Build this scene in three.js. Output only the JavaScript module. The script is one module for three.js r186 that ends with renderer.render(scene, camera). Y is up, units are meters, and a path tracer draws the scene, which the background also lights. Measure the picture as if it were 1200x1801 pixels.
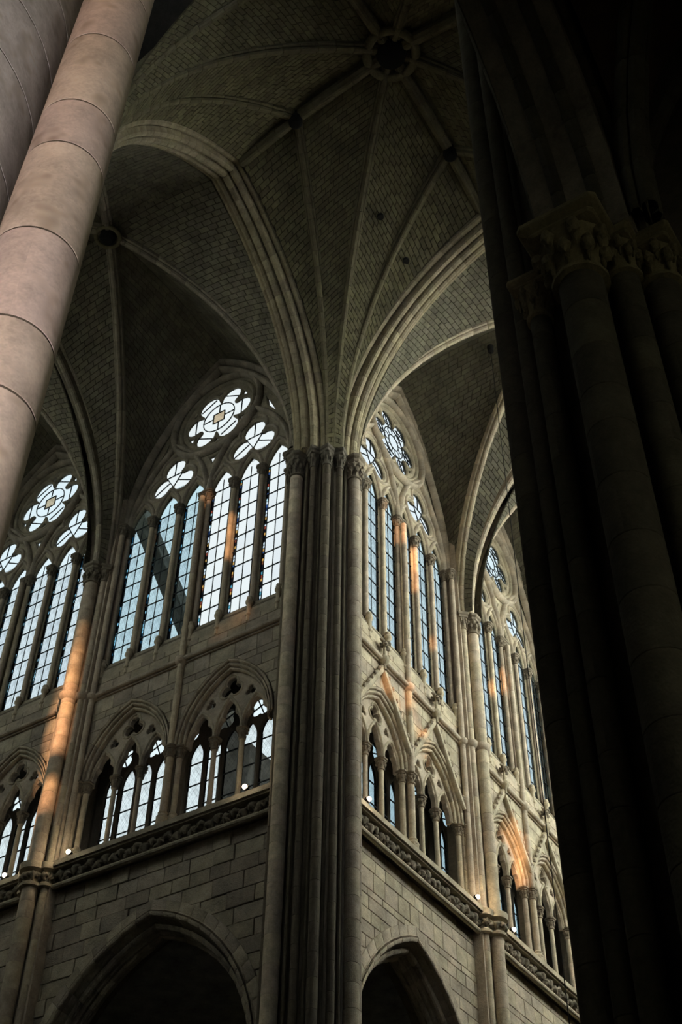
import * as THREE from 'three';
import { mergeGeometries, toCreasedNormals } from 'three/addons/utils/BufferGeometryUtils.js';

// ---------------------------------------------------------------- camera, sky, sun, exposure
const scene = new THREE.Scene();
const D2R = Math.PI / 180;
const camera = new THREE.PerspectiveCamera(2 * Math.atan(900.5 / 2266.9) / D2R, 1200 / 1801, 0.05, 300);
{
  const yaw = 33.371 * D2R, pitch = 45.56 * D2R, roll = 0.935 * D2R;
  const f = new THREE.Vector3(Math.cos(pitch) * Math.cos(yaw), Math.sin(pitch), -Math.cos(pitch) * Math.sin(yaw));
  const r = f.clone().cross(new THREE.Vector3(0, 1, 0)).normalize(), u = r.clone().cross(f);
  const r2 = r.clone().multiplyScalar(Math.cos(roll)).addScaledVector(u, Math.sin(roll));
  const u2 = u.clone().multiplyScalar(Math.cos(roll)).addScaledVector(r, -Math.sin(roll));
  camera.position.set(-22.851, 1.6, 15.612);
  camera.quaternion.setFromRotationMatrix(new THREE.Matrix4().makeBasis(r2, u2, f.clone().negate()));
  camera.updateMatrixWorld(true);
}
const EXPOSURE = 1.0;
const SKY = 34;
scene.background = new THREE.Color(0.86, 0.96, 1.0).multiplyScalar(SKY);
const SUN_AZ = 41 * D2R, SUN_EL = 10 * D2R;            // south of west
const toSun = new THREE.Vector3(-Math.cos(SUN_EL) * Math.cos(SUN_AZ), Math.sin(SUN_EL), Math.cos(SUN_EL) * Math.sin(SUN_AZ));
const sun = new THREE.DirectionalLight(new THREE.Color(1, 0.56, 0.3), 14.0);
sun.position.copy(toSun).multiplyScalar(90).add(new THREE.Vector3(-6, 30, 6));
sun.target.position.set(-6, 30, 6);
sun.castShadow = true;
sun.shadow.mapSize.set(4096, 4096);
Object.assign(sun.shadow.camera, { left: -50, right: 50, top: 45, bottom: -45, near: 1, far: 220 });
sun.shadow.radius = 1.6;
scene.add(sun, sun.target);
const renderer = new THREE.WebGLRenderer({ antialias: true });
renderer.toneMapping = THREE.LinearToneMapping;
renderer.toneMappingExposure = EXPOSURE;
renderer.shadowMap.enabled = true;

// ---------------------------------------------------------------- helpers
let seed = 7;
const rnd = () => { seed = (seed * 1664525 + 1013904223) >>> 0; return seed / 4294967296; };
const rr = (a, b) => a + (b - a) * rnd();
const pick = (a) => a[Math.floor(rnd() * a.length) % a.length];
const V = (x, y, z) => new THREE.Vector3(x, y, z);
const { sin, cos, PI, sqrt, abs, max, min, acos, hypot, round, floor, ceil, atan2 } = Math;
const taken = {};
function numbered(n) { const k = taken[n] = (taken[n] ?? -1) + 1; return k ? n + '_' + String(k).padStart(3, '0') : n; }
function thing(name, label, category, group) {
  const o = new THREE.Group(); o.name = numbered(name); o.userData = { label, category };
  if (group) o.userData.group = group;
  scene.add(o); return o;
}
function struct(name, label) {
  const o = new THREE.Group(); o.name = /_\d$|_(left|right|back|front|north|south)$/.test(name) ? name : numbered(name);
  o.userData = { kind: 'structure' }; if (label) o.userData.label = label;
  scene.add(o); return o;
}
function grp(name, parent) { const o = new THREE.Group(); o.name = name; parent.add(o); return o; }
function mesh(name, g, m, parent, pos) {
  const o = new THREE.Mesh(g, m); o.name = name; o.castShadow = o.receiveShadow = true;
  if (pos) o.position.set(pos[0], pos[1], pos[2]);
  parent.add(o); return o;
}
function stuff(o) { o.userData.kind = 'stuff'; return o; }
// moves a finished group so that its origin sits at BASE (in its own axes) without moving its children in the world
function rebase(o, bx, by, bz) {
  for (const c of o.children) { c.position.x -= bx; c.position.y -= by; c.position.z -= bz; }
  o.position.add(V(bx, by, bz).applyEuler(o.rotation)); return o;
}
const vp = new THREE.Matrix4().multiplyMatrices(camera.projectionMatrix, camera.matrixWorldInverse);
function seen(p) {                                     // how large a piece at p shows in the photograph, 0 when outside
  const q = p.clone().applyMatrix4(camera.matrixWorldInverse);
  if (q.z > -0.1) return 0;
  const x = q.x / -q.z * 2266.9, y = q.y / -q.z * 2266.9;
  return abs(x) < 615 && abs(y) < 915 ? 1 / q.length() : 0;
}

// ---------------------------------------------------------------- textures
function noiseTile(N, cells, s0) {
  const keep = seed; seed = s0;
  const g = Array.from({ length: cells * cells }, rnd); seed = keep;
  const out = new Float32Array(N * N), S = (t) => t * t * (3 - 2 * t);
  for (let y = 0; y < N; y++) for (let x = 0; x < N; x++) {
    const u = x / N * cells, v = y / N * cells, i = floor(u), j = floor(v), a = S(u - i), b = S(v - j);
    const G = (p, q) => g[((q + cells) % cells) * cells + (p + cells) % cells];
    out[y * N + x] = (G(i, j) * (1 - a) + G(i + 1, j) * a) * (1 - b) + (G(i, j + 1) * (1 - a) + G(i + 1, j + 1) * a) * b;
  }
  return out;
}
function layers(N, list) {
  const out = new Float32Array(N * N); let k = 0;
  for (const [c, w] of list) { const n = noiseTile(N, c, 100 + c * 7 + k++); for (let i = 0; i < out.length; i++) out[i] += (n[i] - 0.5) * w; }
  return out;
}
function dataTex(N, M, fn, srgb, rep = 1) {
  const d = new Uint8Array(N * M * 4);
  for (let i = 0; i < N * M; i++) { const c = fn(i % N, floor(i / N), i); for (let k = 0; k < 3; k++) d[i * 4 + k] = max(0, min(255, c[k] * 255)); d[i * 4 + 3] = 255; }
  const t = new THREE.DataTexture(d, N, M, THREE.RGBAFormat);
  t.wrapS = t.wrapT = THREE.RepeatWrapping; t.magFilter = THREE.LinearFilter; t.minFilter = THREE.LinearMipmapLinearFilter; t.generateMipmaps = true;
  if (srgb) t.colorSpace = THREE.SRGBColorSpace;
  t.repeat.set(rep, rep); t.needsUpdate = true; return t;
}
const TN = 512;
const nA = layers(TN, [[4, 0.5], [9, 0.5], [23, 0.35], [70, 0.3], [170, 0.3]]);
const nB = layers(TN, [[3, 0.6], [7, 0.5], [40, 0.4], [120, 0.5]]);
const nC = layers(TN, [[5, 0.7], [13, 0.7], [31, 0.4]]);
const stoneTex = dataTex(TN, TN, (x, y, i) => { const v = 0.86 + nA[i] * 0.26 - max(0, nC[i] - 0.32) * 0.5; return [v, v * (0.99 + nB[i] * 0.03), v * (0.97 + nB[i] * 0.06)]; }, true, 0.5);
const stoneBump = dataTex(TN, TN, (x, y, i) => { const v = 0.5 + nB[i] * 0.5; return [v, v, v]; }, false, 0.5);
const dirtTex = dataTex(TN, TN, (x, y, i) => {
  const s = max(0, nC[i] + nA[i] * 0.5 - 0.12), pit = max(0, nB[i] - 0.42) * 1.2, v = 0.93 + nA[i] * 0.24 - s * 0.45 - pit * 0.7;
  return [v, v * (0.985 - s * 0.05), v * (0.975 - s * 0.14)];
}, true, 0.85);
const latticeTex = dataTex(256, 256, (x, y, i) => {
  const a = (x + y) % 64, b = (x - y + 512) % 64, line = a < 3 || b < 3, k = (i * 2) % (TN * TN);
  const v = (line ? 0.45 : 0.93) + nA[(y * 2 * TN + x * 2) % nA.length] * 0.22 + (k ? 0 : 0); return [v, v, v];
}, true, 1);
const borderTex = dataTex(8, 256, (() => {
  const cols = [[.6, .28, .22], [.2, .32, .55], [.85, .65, .35], [.08, .1, .14], [.8, .95, 1], [.35, .65, .75], [.06, .08, .1], [.9, .95, 1], [.5, .3, .2], [.7, .85, .9]];
  const seq = []; let s = 3; for (let i = 0; i < 64; i++) { s = (s * 16807) % 2147483647; seq.push(cols[s % cols.length]); }
  return (x, y) => { const c = seq[floor(y / 6) % 64], l = y % 6 < 1 ? 0.15 : 1; return [c[0] * l, c[1] * l, c[2] * l]; };
})(), true, 1);
const borderTex2 = dataTex(8, 256, (() => {
  const cols = [[.03, .05, .09], [.55, .8, .9], [.03, .05, .09], [.12, .3, .42], [.7, .9, 1]];
  const seq = []; let s = 11; for (let i = 0; i < 64; i++) { s = (s * 16807) % 2147483647; seq.push(cols[s % cols.length]); }
  return (x, y) => { const c = seq[floor(y / 6) % 64], l = y % 6 < 1 ? 0.15 : 1; return [c[0] * l, c[1] * l, c[2] * l]; };
})(), true, 1);

// ---------------------------------------------------------------- materials
function stone(r, g, b, rough = 0.93, tex = stoneTex, bump = 0.012) {
  return new THREE.MeshStandardMaterial({ color: new THREE.Color().setRGB(r, g, b), roughness: rough, map: tex, bumpMap: stoneBump, bumpScale: bump });
}
const tones = (r, g, b, spread = 0.1, tex, bump) => [-1, -0.3, 0.35, 1].map((k, i) => stone(r * (1 + k * spread), g * (1 + k * spread + (i % 2 ? 0.012 : -0.012)), b * (1 + k * spread - (i % 2 ? 0.02 : -0.02)), 0.93, tex, bump));
const M = {
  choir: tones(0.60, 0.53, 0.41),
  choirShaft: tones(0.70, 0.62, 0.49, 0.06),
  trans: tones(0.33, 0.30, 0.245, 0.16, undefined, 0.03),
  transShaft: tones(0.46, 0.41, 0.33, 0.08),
  pier: tones(0.15, 0.128, 0.094, 0.1), pierLeftLit: tones(0.70, 0.62, 0.49, 0.07),  // one pier stone in darker and lighter copies, for shaded and lit shafts
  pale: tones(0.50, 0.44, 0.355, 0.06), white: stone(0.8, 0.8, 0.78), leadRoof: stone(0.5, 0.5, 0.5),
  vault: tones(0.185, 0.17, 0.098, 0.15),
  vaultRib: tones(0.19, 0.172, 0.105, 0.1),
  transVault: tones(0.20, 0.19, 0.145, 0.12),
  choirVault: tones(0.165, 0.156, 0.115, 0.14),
  rib: tones(0.41, 0.36, 0.25, 0.1),
  dark: tones(0.12, 0.112, 0.083, 0.1),  // colour lowered to hold the foreground pier and its arch in shade
  near: tones(0.60, 0.53, 0.485, 0.04, dirtTex, 0.0022),
  nearCore: tones(0.66, 0.665, 0.68, 0.03, dirtTex, 0.0022),
  mortar: stone(0.13, 0.115, 0.09), mortarChoir: stone(0.24, 0.21, 0.16), mortarVault: stone(0.05, 0.045, 0.028), mortarChoirVault: stone(0.07, 0.065, 0.045),
  plain: stone(0.30, 0.27, 0.22), plainDark: stone(0.1, 0.09, 0.075), aisleWeb: stone(0.09, 0.058, 0.042),
  carve: stone(0.20, 0.18, 0.145), carveChoir: stone(0.36, 0.31, 0.24),
  litCap: stone(0.34, 0.3, 0.17),  // lighter copy, standing in for light caught by the dark pier capitals
  lead: new THREE.MeshStandardMaterial({ color: 0x0d1a20, roughness: 0.7, metalness: 0.2 }),
  iron: new THREE.MeshStandardMaterial({ color: 0x2a2723, roughness: 0.6, metalness: 0.7 }),
  hole: new THREE.MeshStandardMaterial({ color: 0x0b0a08, roughness: 1 }),
};
const glassCache = {};
function glass(r, g, b, map) {
  const k = [r, g, b, map?.uuid].join();
  return glassCache[k] ??= new THREE.MeshPhysicalMaterial({ color: new THREE.Color().setRGB(r, g, b), roughness: 0, transmission: 1, thickness: 0, ior: 1.5, specularIntensity: 0.2, map: map ?? null, side: THREE.DoubleSide });
}

// ---------------------------------------------------------------- geometry builders
class PB {                                             // collects flat polygons
  constructor() { this.p = []; this.n = []; this.u = []; }
  poly(pts) {
    const [a, b] = pts; let nx = 0, ny = 0, nz = 0;
    for (let i = 0; i < pts.length; i++) { const p = pts[i], q = pts[(i + 1) % pts.length]; nx += (p[1] - q[1]) * (p[2] + q[2]); ny += (p[2] - q[2]) * (p[0] + q[0]); nz += (p[0] - q[0]) * (p[1] + q[1]); }
    const l = hypot(nx, ny, nz) || 1; nx /= l; ny /= l; nz /= l;
    const ax = abs(nx), ay = abs(ny), az = abs(nz), uv = (q) => az >= ax && az >= ay ? [q[0], q[1]] : ax >= ay ? [q[2], q[1]] : [q[0], q[2]];
    for (let i = 1; i + 1 < pts.length; i++) for (const q of [pts[0], pts[i], pts[i + 1]]) { this.p.push(q[0], q[1], q[2]); this.n.push(nx, ny, nz); this.u.push(...uv(q)); }
  }
  add(o) { for (const k of ['p', 'n', 'u']) { const d = this[k], s = o[k]; for (let i = 0; i < s.length; i++) d.push(s[i]); } return this; }
  geo() {
    const g = new THREE.BufferGeometry();
    g.setAttribute('position', new THREE.Float32BufferAttribute(this.p, 3));
    g.setAttribute('normal', new THREE.Float32BufferAttribute(this.n, 3));
    g.setAttribute('uv', new THREE.Float32BufferAttribute(this.u, 2)); return g;
  }
  box(x0, x1, y0, y1, z0, z1) {
    const P = (i, j, k) => [i ? x1 : x0, j ? y1 : y0, k ? z1 : z0];
    for (const f of [[[0, 0, 1], [1, 0, 1], [1, 1, 1], [0, 1, 1]], [[1, 0, 0], [0, 0, 0], [0, 1, 0], [1, 1, 0]], [[1, 0, 1], [1, 0, 0], [1, 1, 0], [1, 1, 1]], [[0, 0, 0], [0, 0, 1], [0, 1, 1], [0, 1, 0]], [[0, 1, 1], [1, 1, 1], [1, 1, 0], [0, 1, 0]], [[0, 0, 0], [1, 0, 0], [1, 0, 1], [0, 0, 1]]])
      this.poly(f.map((q) => P(...q)));
    return this;
  }
}
function boxUV(g) {                                    // uv in metres from position and normal
  g = g.index ? g.toNonIndexed() : g; const p = g.attributes.position, n = g.attributes.normal, u = new Float32Array(p.count * 2);
  for (let t = 0; t < p.count; t += 3) {
    const ax = abs(n.getX(t)), ay = abs(n.getY(t)), az = abs(n.getZ(t));
    for (let i = t; i < t + 3; i++) { const q = az >= ax && az >= ay ? [p.getX(i), p.getY(i)] : ax >= ay ? [p.getZ(i), p.getY(i)] : [p.getX(i), p.getZ(i)]; u[i * 2] = q[0]; u[i * 2 + 1] = q[1]; }
  }
  g.setAttribute('uv', new THREE.BufferAttribute(u, 2)); return g;
}
const box = (x0, x1, y0, y1, z0, z1) => new PB().box(x0, x1, y0, y1, z0, z1).geo();
function block(q, z0, z1, b) {                         // a dressed stone: front outline q (counter-clockwise), chamfered
  const B = new PB(), n = q.length, c = q.reduce((s, p) => [s[0] + p[0] / n, s[1] + p[1] / n], [0, 0]);
  const inn = q.map((p) => { const dx = c[0] - p[0], dy = c[1] - p[1]; return [p[0] + Math.sign(dx) * min(b, abs(dx)), p[1] + Math.sign(dy) * min(b, abs(dy))]; });
  B.poly(inn.map((p) => [...p, z1]));
  for (let i = 0; i < n; i++) {
    const j = (i + 1) % n;
    B.poly([[...q[i], z1 - b], [...q[j], z1 - b], [...inn[j], z1], [...inn[i], z1]]);
    B.poly([[...q[i], z0], [...q[j], z0], [...q[j], z1 - b], [...q[i], z1 - b]]);
  }
  return B;
}
function lathe(pts, seg = 16, a0 = 0, a1 = 2 * PI) {
  const g = new THREE.LatheGeometry(pts.map(([r, y]) => new THREE.Vector2(r, y)), seg, a0, a1 - a0);
  const u = g.attributes.uv, rm = max(...pts.map((p) => p[0])); let len = [0];
  for (let i = 1; i < pts.length; i++) len.push(len[i - 1] + hypot(pts[i][0] - pts[i - 1][0], pts[i][1] - pts[i - 1][1]));
  for (let i = 0; i < u.count; i++) u.setXY(i, u.getX(i) * rm * (a1 - a0), len[i % pts.length]);
  return toCreasedNormals(g, 0.6);
}
const drumCache = {};
function drum(r, h, seg, joint = 0.012) {
  const k = [r, h, seg, joint].join();
  return drumCache[k] ??= lathe([[r - joint, 0], [r, joint * 1.1], [r, h - joint * 1.1], [r - joint, h]], seg);
}
const ownUV = (g) => { const c = g.clone(), u = c.attributes.uv, a = rnd() * 3, b = rnd() * 3; for (let i = 0; i < u.count; i++) u.setXY(i, u.getX(i) + a, u.getY(i) + b); return c; };
// a shaft as a stack of drums; sizes come from a small set so that drums share geometry
function shaft(parent, name, x, z, r, y0, y1, mats, { seg = 16, hs = [0.62, 0.74, 0.88], from = y0, joint = 0.012, own = false } = {}) {
  const s = grp(name, parent); let y = y0;
  if (from > y0) { mesh('drum', drum(r, from - y0, seg, joint), pick(mats), s, [x, y0, z]); y = from; }
  while (y < y1 - 1e-3) {
    let h = pick(hs); if (y + h > y1 - 0.35) h = +(y1 - y).toFixed(3);
    const d = mesh('drum', own ? ownUV(drum(r, h - 0.011, seg, joint)) : drum(r, h, seg, joint), pick(mats), s, [x, y, z]); d.rotation.y = floor(rnd() * 8) * PI / 4 + rr(-0.03, 0.03); y += h;
  }
  return s;
}
function rod(r, y0, y1, seg = 10, rings = []) {         // a thin continuous colonnette with shallow joints
  const pts = [[r, y0]]; let y = y0;
  for (const q of rings) if (q > y + 0.1 && q < y1 - 0.1) { pts.push([r, q - 0.02], [r - 0.008, q], [r, q + 0.02]); y = q; }
  pts.push([r, y1]); return lathe(pts, seg);
}
const joints = (y0, y1, d) => { const o = []; for (let y = y0 + d; y < y1; y += d) o.push(y + rr(-0.1, 0.1)); return o; };
function leafLump(s, k) {                              // one curled leaf of carved foliage
  const g = new THREE.IcosahedronGeometry(1, 2), p = g.attributes.position;
  for (let i = 0; i < p.count; i++) {
    const x = p.getX(i), y = p.getY(i), z = p.getZ(i), a = atan2(y, x), lobe = 1 + 0.3 * cos((3 + k % 3) * a + k) * hypot(x, y), cup = 0.35 * (x * x + y * y);
    p.setXYZ(i, x * s * lobe, y * s * lobe * 0.9, (z * 0.5 - cup + 0.3) * s);
  }
  g.computeVertexNormals(); return boxUV(g);
}
const LEAF = [0, 1, 2, 3].map((k) => leafLump(0.15, k));
const TINY = [0, 1, 2].map((k) => { const g = new THREE.IcosahedronGeometry(1, 1), p = g.attributes.position; for (let i = 0; i < p.count; i++) { const w = 1 + 0.25 * sin(5 * p.getX(i) + k * 2) * cos(4 * p.getY(i)); p.setXYZ(i, p.getX(i) * w, p.getY(i) * w, p.getZ(i) * w); } g.computeVertexNormals(); return boxUV(g); });
const placed = (g, x, y, z, sx = 1, sy = sx, sz = sx, ry = 0, rx = 0) => g.clone().applyMatrix4(new THREE.Matrix4().compose(V(x, y, z), new THREE.Quaternion().setFromEuler(new THREE.Euler(rx, ry, 0, 'YXZ')), V(sx, sy, sz)));
const capCache = {};
function capital(parent, x, yTop, z, r, mat, { h = 0.5, w = r * 3.1, rot = 0, leaf = 6, ab = h * 0.33, square = false, name = 'capital' } = {}) {
  const key = [r, h, w, leaf, ab, square].join();
  const [bell, abacus, leaves] = capCache[key] ??= (() => {
    const b = h - ab, e = w * 0.46;
    const bell = lathe([[r, -h - 0.03], [r * 1.28, -h - 0.015], [r * 1.3, -h + 0.03], [r * 1.03, -h + 0.05], [r * 1.06, -h + b * 0.3], [r * 1.22, -h + b * 0.55], [e * 0.86, -ab - b * 0.14], [e * 0.9, -ab - 0.01]], 14);
    const s = w / 2, c = square ? s * 0.12 : s * 0.42, ring = (k) => [[-s + c, -s], [s - c, -s], [s, -s + c], [s, s - c], [s - c, s], [-s + c, s], [-s, s - c], [-s, -s + c]].map(([a, d]) => [a * k, d * k]);
    const A = new PB(), lv = [[0.76, -ab], [0.84, -ab * 0.86], [0.84, -ab * 0.74], [0.78, -ab * 0.66], [0.8, -ab * 0.52], [0.97, -ab * 0.38], [1, -ab * 0.3], [1, 0]];
    for (let i = 0; i + 1 < lv.length; i++) { const a = ring(lv[i][0]), d = ring(lv[i + 1][0]); for (let j = 0; j < 8; j++) { const m = (j + 1) % 8; A.poly([[a[m][0], lv[i][1], a[m][1]], [a[j][0], lv[i][1], a[j][1]], [d[j][0], lv[i + 1][1], d[j][1]], [d[m][0], lv[i + 1][1], d[m][1]]]); } }
    A.poly(ring(1).map(([a, d]) => [a, 0, d]).reverse()); A.poly(ring(0.8).map(([a, d]) => [a, -ab, d]));
    const L = [];
    for (let row = 0; row < 2; row++) for (let i = 0; i < leaf; i++) {
      const a = (i + row * 0.5) / leaf * 2 * PI, q = row ? e * 0.93 : r * 1.36, y = row ? -ab - b * 0.2 : -h + b * 0.5;
      L.push(placed(TINY[i % 3], cos(a) * q, y, sin(a) * q, r * 0.3, b * 0.19, r * 0.3));
      L.push(placed(TINY[(i + 1) % 3], cos(a) * (q - r * 0.16), y - b * 0.16, sin(a) * (q - r * 0.16), r * 0.13, b * 0.22, r * 0.13));
    }
    return [bell, A.geo(), mergeGeometries(L)];
  })();
  const c = grp(name, parent); c.position.set(x, yTop, z); c.rotation.y = rot;
  mesh('bell', bell, mat, c); mesh('abacus', abacus, mat, c); mesh('carved_leaves', leaves, mat, c); return c;
}
function plinth(parent, x, y0, z, r, h, mat, name = 'base') {  // moulded base on an octagonal block
  const g = mergeGeometries([lathe([[r * 1.75, h * 0.62], [r * 1.8, h * 0.7], [r * 1.55, h * 0.76], [r * 1.2, h * 0.84], [r * 1.45, h * 0.92], [r, h]], 12), lathe([[r * 1.72, 0], [r * 1.75, h * 0.62], [r * 1.0, h * 0.66]], 8)]);
  return mesh(name, g, mat, parent, [x, y0, z]);
}

// ---- pointed arches: hw half-width, yS springing, rise; profiles are [outward, sideways] pairs
function arc(hw, rise) { const R = (rise * rise + hw * hw) / (2 * hw); return { hw, rise, R, c: hw - R }; }
function archPt(A, side, t, rho = 0) { const q = A.R + rho, th = t * acos(max(-1, min(1, -A.c / q))); return [side * (A.c + q * cos(th)), q * sin(th)]; }
function archLine(hw, rise, n = 14, rho = 0) { const A = arc(hw, rise), o = []; for (let i = 0; i <= n; i++) o.push(archPt(A, 1, i / n, rho)); for (let i = n - 1; i >= 0; i--) o.push(archPt(A, -1, i / n, rho)); return o; }
function archHalf(hw, rise, y) { if (y < 0) return hw; if (y >= rise) return 0; const A = arc(hw, rise); return A.c + sqrt(max(0, A.R * A.R - y * y)); }
const bead = (rc, zc, r, a0 = -110, a1 = 110, n = 6) => Array.from({ length: n + 1 }, (_, i) => { const a = (a0 + (a1 - a0) * i / n) * D2R; return [rc - r * cos(a), zc + r * sin(a)]; });
const PROF = {
  great: [[0.8, -0.64], [0.52, -0.64], ...bead(0.44, -0.51, 0.12), [0.38, -0.37], [0.34, -0.4], ...bead(0.2, -0.27, 0.11), [0.22, -0.15], ...bead(0.13, 0, 0.13), [0.22, 0.15], ...bead(0.2, 0.27, 0.11), [0.34, 0.4], [0.38, 0.37], ...bead(0.44, 0.51, 0.12), [0.52, 0.64], [0.8, 0.64]],
  cross: [[0.5, -0.36], [0.34, -0.36], ...bead(0.28, -0.25, 0.09), [0.22, -0.13], ...bead(0.12, 0, 0.12), [0.22, 0.13], ...bead(0.28, 0.25, 0.09), [0.34, 0.36], [0.5, 0.36]],
  rib: [[0.42, -0.18], [0.24, -0.18], ...bead(0.18, -0.12, 0.06, -110, 110, 4), [0.16, -0.06], ...bead(0.1, 0, 0.1, -120, 120, 6), [0.16, 0.06], ...bead(0.18, 0.12, 0.06, -110, 110, 4), [0.24, 0.18], [0.42, 0.18]],
  arcade: [[0.8, -0.05], [0.78, 0.03], [0.53, 0.03], [0.5, 0.06], ...bead(0.42, 0.0, 0.09, -60, 110, 5), [0.33, -0.1], [0.3, -0.24], ...bead(0.2, -0.3, 0.1, -70, 110, 5), [0.12, -0.42], [0.06, -0.44], ...bead(0.09, -0.62, 0.1), [0.06, -0.8], [0.3, -1.0], [0.5, -1.1]],
  nave: [[0.7, -0.62], [0.5, -0.62], ...bead(0.42, -0.52, 0.11), [0.36, -0.38], [0.12, -0.36], [0.1, -0.3], ...bead(0.1, -0.2, 0.1), [0.06, -0.08], [0.06, 0.08], ...bead(0.1, 0.2, 0.1), [0.1, 0.3], [0.12, 0.36], [0.36, 0.38], ...bead(0.42, 0.52, 0.11), [0.5, 0.62], [0.7, 0.62]],
  tri: [[0.3, 0.05], ...bead(0.26, 0.0, 0.05, -40, 110, 4), [0.2, -0.03], ...bead(0.15, -0.05, 0.05, -70, 110, 4), [0.09, -0.1], ...bead(0.04, -0.13, 0.05, -70, 110, 4), [0.0, -0.2], [0.0, -0.34], [0.2, -0.4]],
};
// voussoirs of one or both sides of an arch whose springing line is at (cx, yS) in the parent's axes
function voussoirs(parent, cx, yS, hw, rise, prof, n, mats, { sides = [1, -1], z = 0, joint = 0.014, name = 'voussoir', t0 = 0 } = {}) {
  const A = arc(hw, rise), L = A.R * acos(-A.c / A.R), per = [0], cen = prof.reduce((s, p) => [s[0] + p[0] / prof.length, s[1] + p[1] / prof.length], [0, 0]);
  for (let i = 1; i < prof.length; i++) per.push(per[i - 1] + hypot(prof[i][0] - prof[i - 1][0], prof[i][1] - prof[i - 1][1]));
  const e = joint * 1.2 / L;
  for (const side of sides) for (let k = 0; k < n; k++) {
    const a = t0 + (1 - t0) * k / n, b = t0 + (1 - t0) * (k + 1) / n, ring = [[a, 1], [a + e, 0], [b - e, 0], [b, 1]], p = [], u = [], ix = [], m = prof.length, ju = rnd();
    for (const [t, rec] of ring) for (let i = 0; i < m; i++) {
      let [rho, s] = prof[i];
      if (rec) { const dx = cen[0] + 0.2 - rho, dy = cen[1] - s, l = hypot(dx, dy) || 1; rho += dx / l * joint; s += dy / l * joint; }
      const [x, y] = archPt(A, side, t, rho); p.push(cx + x, yS + y, z + s); u.push(t * L + ju, per[i]);
    }
    for (let q = 0; q < 3; q++) for (let i = 0; i + 1 < m; i++) { const v = q * m + i; side > 0 ? ix.push(v, v + m, v + 1, v + 1, v + m, v + m + 1) : ix.push(v, v + 1, v + m, v + 1, v + m + 1, v + m); }
    let g = new THREE.BufferGeometry(); g.setAttribute('position', new THREE.Float32BufferAttribute(p, 3)); g.setAttribute('uv', new THREE.Float32BufferAttribute(u, 2)); g.setIndex(ix);
    mesh(name, toCreasedNormals(g, 0.6), pick(mats), parent);
  }
}
// a moulding swept along a line in the xy plane; profile pairs are [sideways, towards the viewer]
const ROLL = (r) => [[-r, -r * 0.6], [-r * 0.95, r * 0.1], [-r * 0.5, r * 0.85], [0, r * 1.1], [r * 0.5, r * 0.85], [r * 0.95, r * 0.1], [r, -r * 0.6]];
function sweep(line, prof, z = 0, closed = false) {
  const n = line.length, p = [], u = [], ix = [], m = prof.length; let len = 0;
  for (let i = 0; i < n; i++) {
    const a = line[closed ? (i + n - 1) % n : max(0, i - 1)], b = line[i], c = line[closed ? (i + 1) % n : min(n - 1, i + 1)];
    const d1 = [b[0] - a[0], b[1] - a[1]], d2 = [c[0] - b[0], c[1] - b[1]], l1 = hypot(...d1) || 1, l2 = hypot(...d2) || 1;
    let t = [(l1 > 1e-9 ? d1[0] / l1 : 0) + d2[0] / l2, (l1 > 1e-9 ? d1[1] / l1 : 0) + d2[1] / l2], l = hypot(...t) || 1; t = [t[0] / l, t[1] / l];
    const k = min(1.6, 2 / l); if (i) len += l1;
    const kk = l1 < 1e-6 || l2 < 1e-6 ? 1 : k;
    for (const [s, q] of prof) { p.push(b[0] - t[1] * s * kk, b[1] + t[0] * s * kk, z + q); u.push(len, s); }
  }
  const segs = closed ? n : n - 1;
  for (let i = 0; i < segs; i++) for (let j = 0; j + 1 < m; j++) { const v = i * m + j, w = ((i + 1) % n) * m + j; ix.push(v, w, v + 1, v + 1, w, w + 1); }
  const g = new THREE.BufferGeometry(); g.setAttribute('position', new THREE.Float32BufferAttribute(p, 3)); g.setAttribute('uv', new THREE.Float32BufferAttribute(u, 2)); g.setIndex(ix);
  return toCreasedNormals(g, 0.8);
}
const shift = (line, x, y) => line.map((p) => [p[0] + x, p[1] + y]);
function lobes(n, d, r, core, a0, steps = 12) {        // outline of a foil: n lobes of radius r at distance d
  const o = [], N = n * steps;
  for (let i = 0; i < N; i++) {
    const a = i / N * 2 * PI, ph = ((a / (2 * PI) * n + 0.5) % 1 - 0.5) * 2 * PI / n, s = d * sin(ph);
    const q = abs(s) < r ? d * cos(ph) + sqrt(r * r - s * s) : 0; o.push([max(core, q) * cos(a + a0), max(core, q) * sin(a + a0)]);
  }
  return o;
}
const circle = (r, n = 36) => Array.from({ length: n }, (_, i) => [r * cos(i / n * 2 * PI), r * sin(i / n * 2 * PI)]);
const toPath = (pts) => new THREE.Path(pts.map((p) => new THREE.Vector2(p[0], p[1])));
const area2 = (q) => q.reduce((s, p, i) => { const r = q[(i + 1) % q.length]; return s + p[0] * r[1] - r[0] * p[1]; }, 0);
function plate(outline, holes, z0, z1, bevel = 0.06) {
  const o = area2(outline) < 0 ? outline.slice().reverse() : outline;
  const s = new THREE.Shape(o.map((p) => new THREE.Vector2(p[0], p[1]))); for (const h of holes) s.holes.push(toPath(area2(h) > 0 ? h.slice().reverse() : h));
  const g = new THREE.ExtrudeGeometry(s, { depth: z1 - z0 - 2 * bevel, bevelEnabled: bevel > 0, bevelSize: bevel, bevelOffset: -bevel, bevelThickness: bevel, bevelSegments: 1, curveSegments: 4 });
  g.translate(0, 0, z0 + bevel); return boxUV(g);
}

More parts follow.
